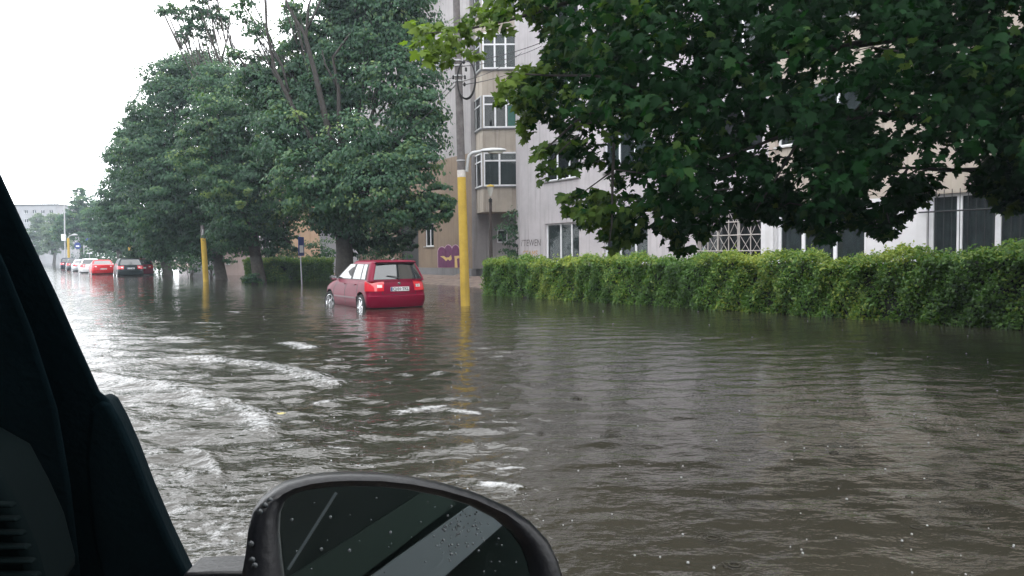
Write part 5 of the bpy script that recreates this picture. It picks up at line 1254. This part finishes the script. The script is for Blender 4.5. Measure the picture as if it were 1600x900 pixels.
mb = MB(); g1 = [p+bkdir*.010 for p in I_]; g2 = [p+bkdir*.014 for p in I_]; mb.prism([tuple(p) for p in g1], [tuple(p) for p in g2]); mb.build('mirror_glass', M['mirror_glass'], mir)
# rain drops sitting on the mirror glass
M['drop'] = mat('rain_drop', (.03, .036, .04), .05, spec=.4)
mb = MB()
def drop(px, py, r):
    c_ = onplane(px, py, -.0095); a = MN.orthogonal().normalized(); b_ = MN.cross(a); lp = []
    for q, hgt in ((1, 0), (.85, .28), (.5, .48), (.08, .55)):
        lp.append([tuple(c_+(a*math.cos(t)+b_*math.sin(t))*r*q+MN*r*hgt) for t in np.linspace(0, 2*math.pi, 9, endpoint=False)])
    mb.loft(lp)
for i in range(34): drop(rng.uniform(455, 815), rng.uniform(775, 895), rng.uniform(.0005, .0011))
for i in range(70):
    t = rng.random(); drop(690+70*t+rng.normal(0, 20), 860-70*t+rng.normal(0, 16), rng.uniform(.0006, .0015))
for px, py in ((516, 808), (610, 832), (716, 820), (705, 866), (546, 860), (456, 812), (502, 858)): drop(px, py, .0018)
dm = mb.build('rain_drops', M['drop'], mir, smooth=True); dm['kind'] = 'stuff'
mb = MB()
pl0 = [(396, 802), (384, 872), (408, 772)]
for px, py in ((390, 875), (394, 884), (402, 800), (410, 790), (418, 782), (388, 850)):
    c_ = onplane(px+4, py, .004); mb.lathe([(.0032, 0), (.0028, .0016), (.001, .0024)], tuple(c_), 'Y', 8)
dm = mb.build('rain_drops', M['drop'], mir, smooth=True); dm['kind'] = 'stuff'
# unseen board and bars added behind the view, laid out to fill the mirror's reflection
def mirror_ray(px, py, dist):
    p = onplane(px, py, -.01); v = (p-Vector((0, 0, CAM_Z))).normalized(); r = v-MN*2*v.dot(MN); return p+r*dist
mb = MB()
q = [mirror_ray(x, y, 2.4) for x, y in ((380, 700), (900, 690), (900, 1000), (380, 1000))]
nq = (q[1]-q[0]).cross(q[3]-q[0]).normalized(); nq = nq if nq.dot(mc-q[0]) < 0 else -nq
mb.prism([tuple(p) for p in q], [tuple(p+nq*.12) for p in q]); mb.build('mirror_backdrop', M['backdrop_green'], oc, bevel=.02)
for (pa, pb_, w0, w1, mm, dist) in (((590, 925), (768, 786), 26, 16, 'bar_grey', 2.2), ((626, 940), (790, 803), 16, 10, 'bar_grey', 2.2), ((470, 930), (700, 770), 34, 22, 'bar_green', 2.25), ((450, 890), (525, 770), 2, 2, 'bar_grey', 2.2)):
    if mm == 'bar_green' and mm not in M: M['bar_green'] = mat('green_mirror_bar', (.012, .028, .022), .5)  # dark green bar, added only for the mirror's reflection
    dx, dy = pb_[0]-pa[0], pb_[1]-pa[1]; l = math.hypot(dx, dy); nx, ny = -dy/l, dx/l
    qq = [mirror_ray(pa[0]+nx*w0, pa[1]+ny*w0, dist), mirror_ray(pb_[0]+nx*w1, pb_[1]+ny*w1, dist), mirror_ray(pb_[0]-nx*w1, pb_[1]-ny*w1, dist), mirror_ray(pa[0]-nx*w0, pa[1]-ny*w0, dist)]
    mb = MB(); mb.prism([tuple(p) for p in qq], [tuple(p+nq*.03) for p in qq]); mb.build('mirror_bar', M[mm], oc)

# roof lining over our heads
ang = math.atan2(U.y, U.x)
mb = MB(); mb.box(-1.6, .15, -.12, 1.35, CAM_Z+.46, CAM_Z+.54, Matrix.Rotation(ang, 4, 'Z')); mb.build('roof_lining', M['trim_dark'], oc, bevel=.03)
# ------------------------------------------------------------------ small things on the water
M['bubble'] = mat('bubble_film', (.26, .27, .27), .12, spec=.8)
mb = MB(); nb = 0
while nb < 260:
    px, py = rng.uniform(330, 1600), 470+430*rng.random()**1.3
    p = W(px, py)
    if p.y > 22 or rng.random() > (.9 if px < 900 else .38): continue
    r = rng.uniform(.0022, .0055)*(1+p.y*.09)
    mb.lathe([(r, -.004), (r*.92, r*.38), (r*.6, r*.75), (r*.1, r*.92)], (p.x, p.y, .004), 'Z', 8); nb += 1
o = mb.build('rain_bubbles', M['bubble'], smooth=True); tag(o, 'small pale rain bubbles and splashes scattered over the water', 'bubbles', kind='stuff')
mb = MB()
def ring_of(x, y, r, t):
    k = 26; lp = []
    for j in range(k):
        a = 2*math.pi*j/k; lp.append([(x+(r+t*math.cos(q))*math.cos(a), y+(r+t*math.cos(q))*math.sin(a), .004+t*.45*math.sin(q)) for q in np.linspace(0, 2*math.pi, 6, endpoint=False)])
    mb.loft(lp+[lp[0]], False, False)
spots_ = [(992, 841), (1113, 841), (1233, 748), (1470, 753), (1525, 796), (1105, 533), (1240, 486), (900, 622), (845, 676), (1010, 588), (1140, 510), (955, 693)]+[(rng.uniform(420, 1600), rng.uniform(560, 900)) for _ in range(46)]
for px, py in spots_:
    p = W(px, py)
    if (380 < px < 900 and py > 735) or p.y > 7.5: continue
    s_ = rng.uniform(.5, 1.3)
    for q in range(rng.integers(1, 4)): ring_of(p.x, p.y, .022*s_+.022*q*s_, .0035*s_/(1+.5*q)*(1+.1*p.y))
o = mb.build('rain_rings', wm, smooth=True); tag(o, 'small ripple rings where raindrops strike the calmer water', 'ripples', kind='stuff')
pl = W(438, 649, .035)
mb = MB(); out = MAPLE; pts = list(out)+[(-x, y) for x, y in out[-2:0:-1]]
mb.prism([(pl.x+x*.08, pl.y+y*.09, pl.z+.008+.01*abs(x)) for x, y in pts], [(pl.x+x*.08, pl.y+y*.09, pl.z+.010+.01*abs(x)) for x, y in pts])
o = mb.build('fallen_leaf', mat('yellow_leaf', (.36, .31, .10), .5)); tag(o, 'single yellow leaf floating on the brown water beside the foam', 'leaf')

long_block('dark block across the street behind the car', -13, -55, 45, 13, 'plinth', side=-1)
# ------------------------------------------------------------------ rain haze
hm = bpy.data.materials.new('rain_haze'); hm.use_nodes = True; hn = hm.node_tree.nodes; hl = hm.node_tree.links
hn.remove(hn['Principled BSDF']); pv = hn.new('ShaderNodeVolumePrincipled'); pv.inputs['Color'].default_value = (.74, .88, 1, 1); pv.inputs['Density'].default_value = HAZE; pv.inputs['Anisotropy'].default_value = .2
hl.new(pv.outputs['Volume'], hn['Material Output'].inputs['Volume'])
mb = MB(); mb.box(-400, 400, -60, 420, -1.6, 42); hz = mb.build('haze', hm); tag(hz, 'thin rain haze over the street', 'haze', kind='stuff')
